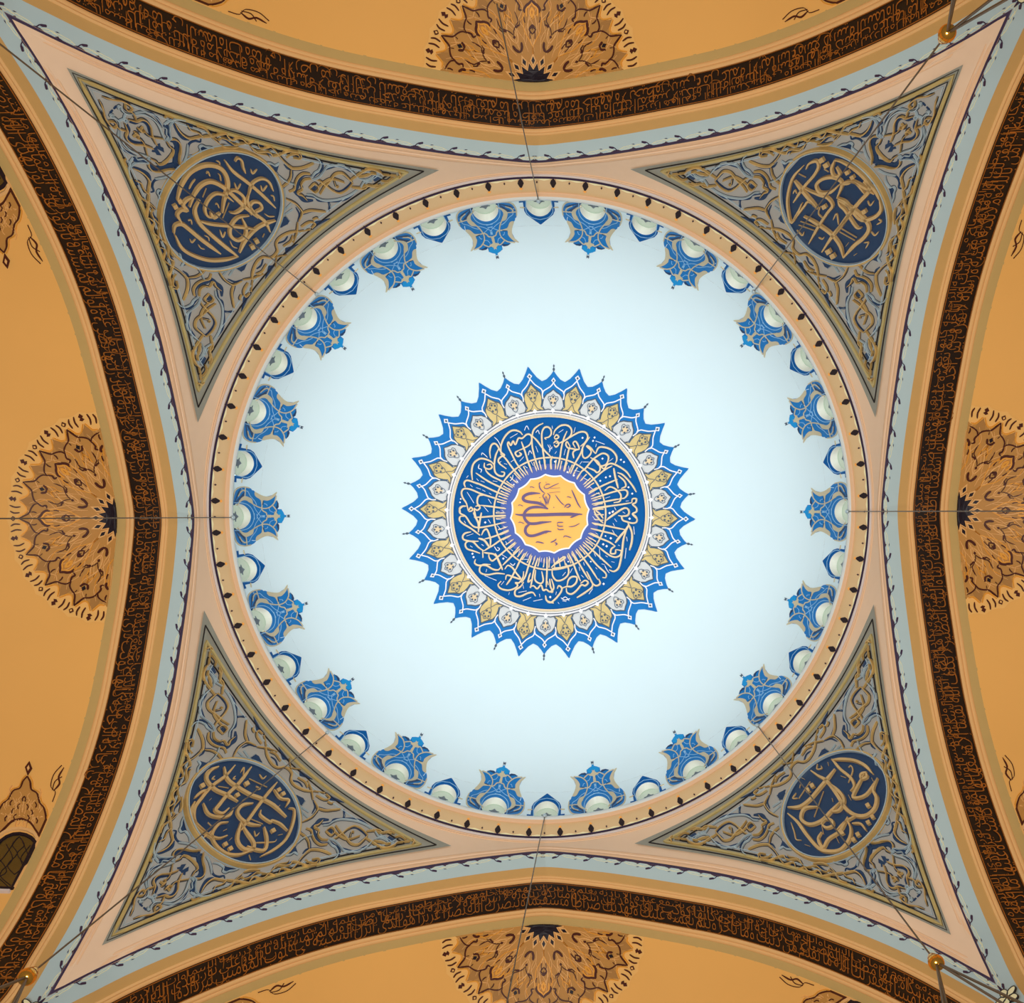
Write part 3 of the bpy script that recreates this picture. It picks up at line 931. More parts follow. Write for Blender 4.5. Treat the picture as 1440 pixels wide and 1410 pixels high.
for nm, (sx, sy), bb, (ox, oy, s), txt in ROUND:
    cx_, cy_, bx = RCEN[nm]
    g = on_height(cx_, cy_, pendz, Z0 - 3); n = PEND.n(g[0], g[1]); dg = np.array([sx, sy, 0]) / math.sqrt(2); n = dg * np.dot(n, dg) + np.array([0, 0, n[2]]); n /= np.linalg.norm(n)
    e1 = np.cross(n, (0, 0, 1)); e1 /= np.linalg.norm(e1); e2 = np.cross(n, e1)
    if e2[2] < 0: e2 = -e2
    off = 0
    for _ in range(3):
        c = on_plane(cx_, cy_, g + n * off, n)
        R1 = np.mean([np.linalg.norm(on_plane(*q, c, n) - c) for q in ((bx[0], cy_), (bx[1], cy_), (cx_, bx[2]), (cx_, bx[3]))]) * 1.0 + .085
        cl = []
        for i_ in range(24):
            d = e1 * math.cos(i_ * PI / 12) + e2 * math.sin(i_ * PI / 12); q = c + d * (R1 - .1); v_ = PEND.p(q[0], q[1]); nv = PEND.n(q[0], q[1])
            cl.append(np.dot(v_ - q, nv) / max(.3, np.dot(nv, n)))
        off += max(cl) + .04
    c = on_plane(cx_, cy_, g + n * off, n); c0 = c - n * .10
    PL = Surf(lambda u, v, c=c, e1=e1, e2=e2: c + e1 * u + e2 * v, c + n * 5)
    root = empty('roundel', tuple(c0), label='blue and gold calligraphy roundel on the %s pendentive' % nm, cat='roundel', group='calligraphy roundels on the pendentives')
    def fin(mb, name, mt): 
        mb.v = [tuple(np.array(v) - c0) for v in mb.v]; return mb.build(name, mt, root)
    circ = lambda r, n_=72: [(r * math.cos(2 * PI * i / n_), r * math.sin(2 * PI * i / n_)) for i in range(n_)]
    # bevelled rim
    mb = MB(); rows = []
    for i in range(73):
        a = 2 * PI * i / 72; d = e1 * math.cos(a) + e2 * math.sin(a)
        rows += [c0 + d * (R1 + .06) - n * .6, c0 + d * (R1 + .04) + n * .03, c + d * (R1 - .01) + n * .07, c + d * (R1 - .06) + n * .07, c + d * (R1 - .09) + n * .02]
    mb.add(rows, [(i * 5 + j, (i + 1) * 5 + j, (i + 1) * 5 + j + 1, i * 5 + j + 1) for i in range(72) for j in range(4)]); fin(mb, 'gilt_rim', 'gold')
    mb = MB(); PL.ribbon(mb, circ(R1 - .08), .03, .09, smooth=1, closed=True); PL.ribbon(mb, circ(R1 + .075), .025, -.03, smooth=1, closed=True); fin(mb, 'silver_bead', 'silver')
    mb = MB(); PL.poly(mb, circ(R1 - .07), .0, skirt=False); fin(mb, 'blue_disc', 'navy')
    inv = lambda x, y: (lambda q: (float(np.dot(q - c, e1)), float(np.dot(q - c, e2))))(on_plane(ox + x / s, oy + y / s, c + n * .09, n))
    mb = MB()
    for ln in txt.split('\n'):
        tk = ln.split(' ')
        if tk[0] == 'D':
            x, y = [float(a) for a in tk[2].split(',')]; d = float(tk[1]) * 1.05
            mb = MB(); PL.poly(mb, [inv(x - d, y - d * .3), inv(x + d * .3, y - d), inv(x + d, y + d * .3), inv(x - d * .3, y + d)], .09); fin(mb, 'letter_dot', 'goldc')
        else:
            w_ = float(tk[0]); pts = [inv(*p) for p in P_(' '.join(tk[1:]))]
            mb = MB(); PL.ribbon(mb, pts, w_ / s / 44.0 * .92, .08 if w_ > 11 else .04, taper=.35, lift=.0); fin(mb, 'letter_stroke' if w_ > 11 else 'vowel_mark', 'goldc')
#@@NEXT2
# ================================================================== INSCRIPTION BANDS
FORMS = {'ا': 0xFE8D, 'أ': 0xFE83, 'إ': 0xFE87, 'آ': 0xFE81, 'ب': 0xFE8F, 'ة': 0xFE93, 'ت': 0xFE95, 'ث': 0xFE99, 'ج': 0xFE9D, 'ح': 0xFEA1, 'خ': 0xFEA5,
         'د': 0xFEA9, 'ذ': 0xFEAB, 'ر': 0xFEAD, 'ز': 0xFEAF, 'س': 0xFEB1, 'ش': 0xFEB5, 'ص': 0xFEB9, 'ض': 0xFEBD, 'ط': 0xFEC1, 'ظ': 0xFEC5, 'ع': 0xFEC9,
         'غ': 0xFECD, 'ف': 0xFED1, 'ق': 0xFED5, 'ك': 0xFED9, 'ل': 0xFEDD, 'م': 0xFEE1, 'ن': 0xFEE5, 'ه': 0xFEE9, 'و': 0xFEED, 'ى': 0xFEEF, 'ي': 0xFEF1,
         'ء': 0xFE80, 'ئ': 0xFE89, 'ؤ': 0xFE85}
NOJOIN = set('اأإآدذرزوؤىةء')
def shape(word):
    out = []; i = 0; w = word; prev = False
    while i < len(w):
        ch = w[i]
        if ch == 'ل' and i + 1 < len(w) and w[i + 1] in 'اأإآ':
            out.append(chr({'ا': 0xFEFB, 'أ': 0xFEF7, 'إ': 0xFEF9, 'آ': 0xFEF5}[w[i + 1]] + (1 if prev else 0))); prev = False; i += 2; continue
        nxt = i + 1 < len(w) and w[i + 1] != 'ء' and ch not in NOJOIN
        if ch == 'ء': out.append(chr(0xFE80)); prev = False; i += 1; continue
        base = FORMS[ch]
        if ch in NOJOIN: out.append(chr(base + (1 if prev else 0))); prev = False
        else:
            out.append(chr(base + (3 if prev and nxt else 2 if nxt else 1 if prev else 0))); prev = nxt
        i += 1
    return ''.join(out)[::-1]
def text_mesh(body, size, bold=.0):
    c = bpy.data.curves.new('t', 'FONT'); c.body = body; c.size = size; c.resolution_u = 2; c.offset = bold
    o = bpy.data.objects.new('t', c); COL.objects.link(o); bpy.context.view_layer.update()
    me = bpy.data.meshes.new_from_object(o.evaluated_get(bpy.context.evaluated_depsgraph_get()))
    v = [tuple(q.co[:2]) for q in me.vertices]; f = [tuple(p.vertices) for p in me.polygons]
    bpy.data.objects.remove(o); bpy.data.curves.remove(c); bpy.data.meshes.remove(me)
    return v, f
TXT = [
 'الله لا إله إلا هو الحي القيوم لا تأخذه سنة ولا نوم له ما في السماوات وما في الأرض من ذا الذي يشفع عنده إلا بإذنه يعلم ما بين أيديهم وما خلفهم ولا يحيطون بشيء من علمه إلا بما شاء وسع كرسيه السماوات والأرض ولا يئوده حفظهما وهو العلي العظيم',
 'آمن الرسول بما أنزل إليه من ربه والمؤمنون كل آمن بالله وملائكته وكتبه ورسله لا نفرق بين أحد من رسله وقالوا سمعنا وأطعنا غفرانك ربنا وإليك المصير لا يكلف الله نفسا إلا وسعها لها ما كسبت وعليها ما اكتسبت ربنا لا تؤاخذنا إن نسينا أو أخطأنا',
 'بسم الله الرحمن الرحيم إنا فتحنا لك فتحا مبينا ليغفر لك الله ما تقدم من ذنبك وما تأخر ويتم نعمته عليك ويهديك صراطا مستقيما وينصرك الله نصرا عزيزا هو الذي أنزل السكينة في قلوب المؤمنين ليزدادوا إيمانا مع إيمانهم ولله جنود السماوات والأرض',
 'الله نور السماوات والأرض مثل نوره كمشكاة فيها مصباح المصباح في زجاجة الزجاجة كأنها كوكب دري يوقد من شجرة مباركة زيتونة لا شرقية ولا غربية يكاد زيتها يضيء ولو لم تمسسه نار نور على نور يهدي الله لنوره من يشاء ويضرب الله الأمثال للناس',
]
glyphs = {}
for k in range(4):
    root = empty('inscription_band', rz=k * PI / 2, label='black band of gilded calligraphy on the pointed arch at the %s of the photo' % SIDE[k], cat='inscription', group='black inscription bands on the four arches')
    mb = MB(); strip(mb, .90, 1.71, .012); mb.build('black_ground', 'black', root, True)
    mb = MB()
    for sgn in (1,):
        for dd in (.925, 1.685):
            pts = [(-T1 + 2 * T1 * i / 120, dd) for i in range(121)]
            ribbon3(mb, [SO.p(*q) for q in pts], [SO.n(*q) for q in pts], .018, .03)
    mb.build('gilt_edge_line', 'letter', root)
    words = TXT[k].split(); half = len(words) // 2
    for row, (wl, base, hs, xs) in enumerate(((words, 1.585, .80, 1), (TXT[(k + 1) % 4].split(), 1.34, .62, 1), (TXT[(k + 2) % 4].split(), 1.13, .42, 1))):
        # measure, then stretch along the whole arch; right end of the reading direction first
        sh = [shape(w_) for w_ in wl]; meshes = []
        for w_ in sh:
            if w_ not in glyphs: glyphs[w_] = text_mesh(w_, .52, -.006)
            meshes.append(glyphs[w_])
        wid = [max(a[0] for a in v) if v else .1 for v, f in meshes]; tot = sum(wid) + .10 * len(wid); sc = 2 * (T1 - .4) / tot
        x = -(T1 - .4)                       # in the rotated frame t = -x, so reading starts at t = -(T1-.4)
        for (v, f), wd in zip(meshes, wid):
            # the text runs right-to-left: its right end sits at reading start
            mb = MB(); P = []
            for (a, b) in v:
                t = x + (wd - a) * sc
                bb = b * (1.45 if b > 0 else 1.0) * hs
                d = min(1.66, max(.95, base - bb))
                P.append(SO.p(t, d) + SO.n(t, d) * .035)
            mb.add(P, f); mb.build('word', 'letter', root)
            # tall slender strokes crossing both rows
            if row < 2 and random.random() < .75:
                m2 = MB(); t = x + wd * sc * random.random(); hgt = .30 + .25 * random.random(); sl = random.uniform(-.04, .04)
                SO.ribbon(m2, [(t, base - .05), (t + sl, base - hgt * .6), (t + sl * .5, max(.96, base - hgt - .1))], .018, .03, taper=.5)
                m2.build('tall_stroke', 'letter', root)
            if row < 2 and random.random() < .5:
                m2 = MB(); t = x + wd * sc * random.random(); b0 = base - random.uniform(-.08, .35); L_ = random.uniform(.2, .5)
                SO.ribbon(m2, [(t, b0), (t + L_ * .3, b0 + .07), (t + L_ * .8, b0 + .02), (t + L_, b0 - .12)], .018, .03, taper=.3)
                m2.build('swash', 'letter', root)
            x += (wd + .10) * sc

# ================================================================== CENTRAL MEDALLION
dz_ = lambda r: domez(r)
RR = {}
def R_(rho):
    if rho not in RR: RR[rho] = rho2r(rho, dz_) if rho > 0 else 0.0
    return RR[rho]
med = empty('dome_medallion', label='large round blue and gold inscribed medallion with petalled edge at the dome crown', cat='medallion')
def PM(az_deg, rho): return (R_(rho), math.radians(az_deg))
def ringpoly(fn, h, name, mt, n=288, inner=0, steps=10):
    mb = MB(); P = []
    for i in range(n + 1):
        a = 360.0 * i / n; ro = R_(round(fn(a), 2))
        for j in range(steps + 1):
            r = inner + (ro - inner) * j / steps + (1e-3 if j == 0 and inner == 0 else 0)
            q = DOMEP.p(r, math.radians(a)); P.append(q + DOMEP.n(max(r, .02), math.radians(a)) * h)
    mb.add(P, [(i * (steps + 1) + j, (i + 1) * (steps + 1) + j, (i + 1) * (steps + 1) + j + 1, i * (steps + 1) + j + 1) for i in range(n) for j in range(steps)])
    return mb.build(name, mt, med, True)
G0 = -97.4
def star(a):
    x = (a - G0) % 20.0
    pts = [(0, 207), (1.2, 199), (3, 190), (5, 184.5), (7, 187), (8.8, 193), (10, 199), (11.2, 193), (13, 187), (15, 184.5), (17, 190), (18.8, 199), (20, 207)]
    return float(np.interp(x, [p[0] for p in pts], [p[1] for p in pts]))
ringpoly(star, .02, 'blue_star_field', 'blue', n=720, steps=8)
ringpoly(lambda a: 150 if True else 0, .035, 'white_ring', 'wline', steps=6)
def circ_rib(rho, w, h, name, mt, n=180, wob=0, lift=0.0):
    mb = MB(); pts = [(R_(round(rho + wob * (1 if i % 5 == 0 else 0), 2)), 2 * PI * i / n) for i in range(n)]
    DOMEP.ribbon(mb, pts, w, h, smooth=1, closed=True, lift=lift); mb.build(name, mt, med)
def annulus(r0, r1, h, name, mt, n=216):
    mb = MB(); P = []
    for i in range(n + 1):
        for r in (r0, (r0 + r1) / 2, r1):
            a = 2 * PI * i / n; P.append(DOMEP.p(R_(r), a) + DOMEP.n(R_(r), a) * h)
    mb.add(P, [(i * 3 + j, (i + 1) * 3 + j, (i + 1) * 3 + j + 1, i * 3 + j + 1) for i in range(n) for j in range(2)]); mb.build(name, mt, med, True)
annulus(135, 144.6, .082, 'white_ring', 'wline')
circ_rib(145, .035, .02, 'dark_ring_line', 'motif', lift=.085, wob=1.2); circ_rib(138.4, .03, .02, 'sand_ring_line', 'dtan', lift=.085); circ_rib(141.4, .03, .02, 'dark_ring_line', 'motif', lift=.085)
ringpoly(lambda a: 135.5, .05, 'inscription_disc', 'blue2', steps=12)
circ_rib(136.2, .06, .03, 'sand_ring_line', 'cal', lift=.08)
ringpoly(lambda a: 70, .062, 'violet_disc', 'violet', steps=6)
# petals
GP = [(0, 181), (1.3, 175), (2.2, 171.5), (3.2, 169), (3.8, 163), (3.6, 156), (3.1, 150), (4.2, 146.5), (5.0, 144), (4.4, 142), (0, 142)]
SPt = [(0, 172.5), (1.2, 169), (2.8, 166), (4.0, 161), (4.5, 156), (4.9, 151), (4.2, 147), (2.2, 143), (0, 142)]
def sym(p): return [(a, r) for a, r in p] + [(-a, r) for a, r in p[::-1] if abs(a) > 1e-6]
def petal(kind, root):
    T = lambda pts: [(R_(r), math.radians(a)) for a, r in pts]
    big = GP if kind == 'g' else SPt
    mb = MB(); DOMEP.poly(mb, T([(a * 1.22, (r - 160) * 1.05 + 161) for a, r in sym(big)]), .045); b = mb.build('dark_outline', 'motif', root)
    mb = MB(); DOMEP.poly(mb, T([(a * 1.1, r) for a, r in sym(big)]), .06); p = mb.build('gold_petal' if kind == 'g' else 'silver_petal', 'petal' if kind == 'g' else 'spetal', root)
    m2 = MB()
    for s in (1, -1):
        if kind == 'g': q = [(0, 189), (.6, 186), (1.7, 181), (3.2, 177), (4.4, 174), (4.9, 170), (4.7, 165), (5.0, 160)]
        else: q = [(0, 183), (.5, 180), (1.4, 177), (3.0, 174), (4.6, 171), (5.0, 168)]
        DOMEP.ribbon(m2, T([(s * a, r) for a, r in q]), .055, .05)
    DOMEP.poly(m2, T([(0, 197), (1.1, 193), (0, 189), (-1.1, 193)] if kind == 'g' else [(0, 190), (1.0, 185.5), (0, 182), (-1.0, 185.5)]), .055)
    m2.build('white_ogee', 'wline', root)
    m3 = MB(); DOMEP.poly(m3, T([(0, 195), (.45, 193), (0, 191), (-.45, 193)] if kind == 'g' else [(0, 187.5), (.4, 185.5), (0, 184), (-.4, 185.5)]), .07)
    c = 167 if kind == 'g' else 159
    rows = [(0, c + 8), (1.1, c + 4.5), (2.1, c + 5), (2.5, c + 1), (1.6, c - 2.5), (1.2, c - 7), (0, c - 10)]
    DOMEP.ribbon(m3, T(sym(rows)), .03, .075, smooth=2, closed=True)
    for a, r in ((0, c + 4), (1.3, c + 1.5), (-1.3, c + 1.5), (.8, c - 4), (-.8, c - 4)):
        DOMEP.poly(m3, T([(a, r + 2), (a + .55, r), (a, r - 2), (a - .55, r)]), .075)
    if kind == 'g':
        for s in (1, -1): DOMEP.ribbon(m3, T([(0, 156), (s * .8, 152), (s * 1.7, 148), (s * 3.6, 145.5)]), .03, .075)
    m3.build('dark_motif', 'motif', root)['kind'] = 'stuff'
    m4 = MB()
    if kind == 's':
        DOMEP.poly(m4, T([(0, 208), (.35, 205.5), (.1, 203.5), (.5, 201), (.2, 198.5), (0, 196), (-.2, 198.5), (-.5, 201), (-.1, 203.5), (-.35, 205.5)]), .02); m4.build('grey_finial', 'motif', root)
        m5 = MB(); DOMEP.poly(m5, T(sym([(0, c + 5), (1.2, c + 2.5), (1.6, c), (.9, c - 4), (0, c - 7)])), .064); m5.build('cream_core', 'cal', root)
gp = empty('gold_petal_unit'); petal('g', gp); sp = empty('silver_petal_unit'); petal('s', sp)
for k in range(18):
    for src, nm, a in ((gp, 'gold_petal', G0 + 20 * k), (sp, 'silver_petal', G0 + 10 + 20 * k)):
        body = [c for c in src.children if c.name.startswith(nm)][0]
        b = body.copy(); COL.objects.link(b); b.parent = med; b.rotation_euler.z = math.radians(a)
        for c in src.children:
            if c is body: continue
            d = c.copy(); COL.objects.link(d); d.parent = b; d.rotation_euler.z = 0
for src in (gp, sp):
    for c in list(src.children): bpy.data.objects.remove(c)
    bpy.data.objects.remove(src)
# white knots between the rings
mb = MB()
for k in range(36):
    a = G0 + 10 * k
    DOMEP.poly(mb, [(R_(r), math.radians(x)) for x, r in ((a, 148), (a + 1.3, 144.5), (a, 141), (a - 1.3, 144.5))], .12)
mb.build('white_knots', 'wline', med)['kind'] = 'stuff'
# gold centre field, 16 scallops
def gold_out(a):
    x = ((a + 96.0) % 22.5) / 22.5; return 54.5 - 3.0 * math.sin(PI * x) ** .8
ringpoly(lambda a: gold_out(a) + 2.2, .075, 'white_scallop', 'wline', n=256, steps=4)
ringpoly(gold_out, .088, 'amber_field', 'amber', n=256, steps=8)
def med_inv(ox, oy, s):
    def f(x, y):
        q = on_height(ox + x / s, oy + y / s, lambda a, b: domez(min(9.6, math.hypot(a, b)))); return (q[0], q[1])
    return f
def strokes(txt, tf, root, name, mt, wk, h, big=11, lift=0.0, taper=.35):
    small_ = MB()
    for ln in txt.strip().split('\n'):
        tk = ln.split(' '); w_ = float(tk[0].lstrip('D')) if tk[0] != 'D' else float(tk[1])
        if tk[0] == 'D':
            for pt in tk[2:]:
                x, y = [float(a) for a in pt.split(',')]; d = w_
                DOME.poly(small_, [tf(x - d, y), tf(x, y - d), tf(x + d, y), tf(x, y + d)], h)
            continue
        pts = [tf(*p) for p in P_(' '.join(tk[1:]))]
        mb = MB() if w_ > big else small_
        DOME.ribbon(mb, pts, w_ * wk, h, taper=taper, lift=lift)
        if w_ > big: mb.build(name, mt, root)
    if small_.v: small_.build('small_marks', 'wline' if mt == 'cal' else mt, root)['kind'] = 'stuff'
K = 1 / 37.0
# word in the centre: traced in a 11.28x view from (710,660)
strokes('''46 690,625 650,600 600,560 520,530 400,515 330,500 290,470 300,425 360,390 450,375 560,378
44 680,628 600,605 500,595 400,610 330,660 305,720 320,790 380,850 470,860 600,840 740,828
44 740,985 660,985 560,1020 450,1052 370,1045 325,990 335,920 390,870 450,850
52 165,710 260,722 500,722 800,712 1100,708 1232,712
30 1040,765 1130,725 1200,700
22 645,1020 700,985
22 1062,320 1120,450 1160,540 1208,612
20 545,230 555,290 590,340 630,370
17 640,370 605,420 630,480 655,560 650,570
17 670,370 715,420 700,480 680,560
14 655,420 640,460 665,540 670,470 655,420
16 570,200 545,220 550,250
14 630,250 625,290 680,300 770,255 860,215
14 700,370 880,350
14 720,300 880,290
14 640,250 680,230 720,235
13 650,190 660,220
16 800,400 850,470 900,530 950,570
20 945,605 980,560 1020,550 1040,575 1000,600 970,595
16 830,860 850,840 930,840
16 835,865 850,900 930,900
16 835,930 860,955 940,950
14 1015,908 1100,900 1190,855
20 490,1165 520,1150 620,1172
20 725,1160 790,1130 820,1100
18 790,1160 830,1180 800,1205
16 930,1080 960,1055 1060,1085
12 210,850 240,835 310,860
12 210,575 235,560 290,580
12 395,285 420,270 470,290
12 985,440 1010,430 1060,450
D 9 555,445 572,505 778,600''', med_inv(710, 660, 11.28), med, 'word_stroke', 'plum', K / 11.28 * 1.3, .115, big=13, taper=.3)
# thin circle crossing the stems
circ_rib(78.8, .075, .07, 'sand_circle', 'cal', lift=.02)
Q1 = '''19 970,865 860,740 760,605 690,540
19 1032,825 920,690 850,560 790,430 800,385 830,430 860,370 890,420 930,335 980,335 1040,285 1092,290 1108,350 1080,420 1000,468 930,498
20 930,498 888,530 920,575 968,550 940,520
20 700,520 700,430 740,330 810,250 880,228 950,250 985,290
20 1110,780 1060,650 1020,520 970,380
19 1200,755 1150,600 1115,450 1110,330 1130,230 1190,170 1260,135
19 1285,745 1270,600 1250,450 1240,280 1270,200 1320,185 1360,220 1365,280 1330,320 1280,330 1300,350
19 1110,300 1180,370 1270,490 1370,590
18 1370,745 1360,640 1380,570
20 560,600 550,510 570,430 610,405 650,430 700,520 745,560 700,580 665,620 680,670 770,740
20 670,470 630,560 610,680 620,780 670,830 730,835 745,790 700,780
20 320,890 310,780 330,680 390,620 460,605 560,640 610,690
18 480,660 480,720 540,745 580,720 560,680 510,690
19 855,990 700,900 580,840 510,780 490,730
19 825,1050 680,980 520,900 365,795
19 795,1110 620,1040 450,960 330,910
20 225,985 210,930 240,895 300,905 420,950
19 775,1180 600,1125 430,1070 300,1015 210,1005 175,1050 190,1120 240,1200 265,1300
18 265,1300 300,1250 320,1290 270,1310
20 470,1090 410,1095 385,1150 390,1210 430,1230
18 360,1240 400,1230 420,1260 380,1290 340,1260
19 765,1270 600,1245 430,1225
19 765,1365 600,1370 440,1380
20 330,1320 360,1400
20 160,1320 150,1270 180,1240 240,1235
9 250,1050 340,1195
9 530,1140 570,1200
9 410,680 400,730 440,750 430,790
9 470,1240 530,1310
8 610,320 660,370 700,450
8 440,560 450,530 490,560 520,590
8 375,870 400,900
8 430,900 480,920
8 590,900 650,910
8 370,990 430,1010
8 450,1020 490,1040
8 540,1060 570,1080
8 290,950 320,980
8 680,660 700,640
8 740,670 780,680
8 820,330 920,270
8 945,640 1000,580
8 830,650 870,620
8 1060,560 1080,500 1110,540
8 1160,260 1190,230 1210,280
8 1010,230 1040,170 1070,220
8 1160,440 1190,520
8 1320,420 1350,480 1340,520
8 900,880 930,930
8 860,820 850,870 820,900
8 1010,700 1050,730
8 1100,650 1130,700
8 1200,650 1230,700
8 690,1190 740,1210
8 640,1300 680,1310
8 710,1290 740,1310
8 240,860 265,830
D 12 165,1140 155,1185 870,950 915,910'''
Q2 = '''19 50,740 45,640 60,590
19 130,745 165,600 185,460 220,330 260,240
19 80,290 100,230 170,170 250,160 310,200 320,270 280,330 180,390 110,400
18 90,320 120,290 150,320 110,345 90,320
18 80,400 120,370 150,410 115,450 85,420
19 215,770 250,640 280,500 300,440
18 300,440 260,380 245,420 270,460 310,470 420,480 380,380 340,400 370,460
19 305,805 360,680 440,540 480,430 560,320
19 240,360 350,290 440,250 510,260 535,320 500,390 440,440
18 350,600 340,520 400,480
19 390,880 450,780 500,740 600,620 680,560 740,535 800,560 810,610 780,680 700,700 620,620 570,590
18 470,480 465,560 500,600 560,560 580,500 520,440 560,450 640,540
20 640,540 680,460 760,455 850,490 910,560 920,620 900,670
19 490,980 620,870 750,760 860,700
19 530,720 620,760 660,790 700,750 680,660 610,600
19 680,680 750,740 790,690 850,670 950,710 1050,780 1105,860
19 545,1075 700,980 830,920 930,880
22 880,730 900,850 940,1000
19 930,790 1000,820 1080,900 1140,980 1180,1050
18 940,830 1020,900 1040,970 980,1000
19 580,1140 740,1090 900,1040 1030,1020 1065,1070 1020,1130 960,1130
18 760,1030 830,980 920,1020 975,1090 960,1170 880,1190
19 590,1210 740,1180 900,1150 970,1140
19 600,1280 800,1240 1000,1210 1120,1190
19 1120,1190 1130,1140 1180,1140 1170,1190 1130,1210 1180,1260 1180,1310 1130,1340 1180,1400
19 800,1400 900,1330 1020,1260 1080,1290 1070,1350 1000,1370 940,1360
18 620,1290 640,1350 680,1400
18 690,1330 740,1400
9 640,370 760,415
9 150,260 210,220
9 470,650 550,650
9 430,680 460,640
8 370,190 350,260
8 650,410 640,450
8 60,170 70,210
8 30,420 60,480
8 20,490 70,450
8 240,480 220,560
8 360,760 430,780
8 480,860 550,900
8 550,970 600,1010
8 650,1060 700,1080
8 770,1130 830,1110
8 820,640 870,600
8 1040,1170 1080,1165
8 890,1250 910,1290
8 100,540 120,510
8 280,700 290,760
D 15 465,330 605,370 625,325 730,605 975,620 1015,650 775,855 830,840 700,900 1075,985 1125,1070 825,1325 870,1305 350,830 265,785 100,645'''
Q3 = '''19 760,135 600,145 440,160 340,160
19 745,225 600,265 440,295 350,290 290,240 230,150 160,110 150,60 190,20 240,10
22 340,40 360,150 400,250 400,360
22 440,100 420,200 400,330
19 420,400 300,310 200,250 150,200 160,150 210,150
19 800,330 660,395 560,430 480,450
20 440,400 470,340 510,320 540,380 560,460 555,560
24 400,440 480,470 545,560
20 400,480 300,480 210,460 190,420 220,375 300,355
19 830,400 700,460 600,530 530,570 470,610
19 470,610 400,560 330,490 260,480 225,520 250,580 340,610 420,640
24 455,590 460,700
19 890,490 760,600 640,700 580,740 540,690 540,640
19 950,580 830,690 720,800
24 620,640 660,720 720,860
19 470,630 540,640 600,650 630,680
20 700,820 660,860 590,850 500,800 400,800 350,770 360,720
19 560,790 460,790 415,840 430,900 520,925 640,905 750,915
20 750,850 790,800 850,830 900,900 960,980 880,960 780,930 760,990
20 900,840 840,960 770,1060
19 1010,640 940,760 900,850
19 700,1010 660,1060 700,1110 800,1130 890,1100 920,1060 890,1030 940,1030 990,960 1000,880
19 1110,670 1060,820 1020,950 970,1030
19 1190,700 1140,850 1110,1000 1090,1100
20 1160,1210 1120,1160 1050,1170 960,1210 890,1200 890,1130 960,1080 1000,1020
19 1100,990 1060,1020 1070,960 1090,900
19 1160,860 1150,990 1220,1040 1260,1000 1240,880
19 1310,690 1310,850 1300,1090
19 1080,1090 1130,1070 1180,1110 1230,1060 1260,1130 1300,1120 1350,1150 1400,1100 1370,980
20 1290,1200 1310,1270 1400,1300
9 530,190 560,240
9 650,270 700,330
9 700,650 780,700
9 480,935 640,1000
9 930,1160 1040,1140
9 990,1270 1100,1225
9 1130,1275 1250,1250
9 610,550 650,605 680,580 650,560
9 820,770 860,800 885,770
8 240,410 330,380
8 510,850 500,890
8 700,1060 740,1010
8 1000,720 1060,720
8 950,600 930,660
8 1060,640 1040,680
8 1240,700 1230,750
8 1340,690 1350,740
8 210,210 230,240
8 440,520 470,540
8 290,540 320,560
8 990,1060 1000,1110
8 810,1160 800,1190
8 1210,1180 1215,1220
8 760,480 780,520
8 830,590 860,610
8 640,190 700,190
8 730,280 770,300
D 16 490,230 320,645 335,690 730,710 1355,1220'''
Q4 = '''19 600,45 760,20 950,0
19 620,90 680,180 740,240
18 640,70 700,120 740,180
19 770,210 880,130 980,60 1050,40 1085,90 1060,140 990,150 1000,200 1050,220 1130,240 1185,220 1180,160 1130,110
19 590,235 760,270 900,300 1030,325
26 1080,260 1040,330 960,420 900,500
22 1070,240 1120,360 1120,480 1090,600
19 575,310 740,350 880,385 930,420
22 1050,330 1010,450 990,620 970,740 940,840 880,880 820,860
19 545,375 700,440 820,490 900,545
19 900,545 850,580 840,640 900,640 905,590
19 910,590 980,610 960,670 890,690 800,650 650,530
19 510,440 650,540
19 475,490 600,600 740,730 850,830
19 430,535 540,660 660,800 770,900 775,960 730,960
19 385,580 480,710 580,850 670,990
19 680,980 700,1040 650,1070 600,1040 560,960 520,880
20 600,1030 590,1090 500,1160 390,1230
19 325,610 400,740 470,860 550,990
19 275,640 340,770 390,900 440,1010
20 440,1040 500,1000 540,1030 500,1070 450,1060 390,1130 320,1180 260,1160 250,1100
20 260,1070 280,990 330,950 390,960 380,1030 320,1080 260,1080 200,1100
20 130,1110 150,1070 190,1100 180,1150 120,1230 50,1290 0,1290
19 50,830 120,760 210,690 235,700 180,740 80,800
19 60,850 70,940 120,1000 200,990 270,930 280,850 240,770
19 60,840 180,830 340,790
19 30,980 40,1080 70,1150 20,1150
19 0,1010 10,1060
9 1145,285 1155,390
9 1045,570 1030,710
9 690,580 700,720
9 550,1180 600,1110
9 200,940 240,890
8 330,840 300,900
8 420,820 430,870
8 480,760 490,800
8 620,640 640,680
8 770,670 800,690
8 450,930 480,960
8 850,750 890,760
8 720,780 760,790
8 640,830 660,850
8 860,330 890,380
8 1050,420 1060,480
8 940,530 960,540
8 870,240 890,280
8 600,150 640,200
8 550,490 600,520
8 640,370 670,390
8 120,1150 110,1190
8 140,1290 155,1310
8 20,680 40,720
8 760,800 790,860 820,900
8 1000,90 1030,110
8 890,180 920,220
D 17 825,105 865,90 1090,180 840,440 740,520 785,545 745,1045 38,1220
D 12 770,410 575,750 275,750
9 180,1230 230,1260 300,1240
8 190,1250 240,1220 290,1270
8 200,1270 250,1280'''
for txt, o_ in ((Q1, (630, 580)), (Q2, (770, 580)), (Q3, (630, 710)), (Q4, (770, 710))):
    strokes(txt, med_inv(o_[0], o_[1], 9.4), med, 'inscription_stroke', 'cal', K / 9.4 * 1.35, .10, big=11, lift=.03, taper=.55)
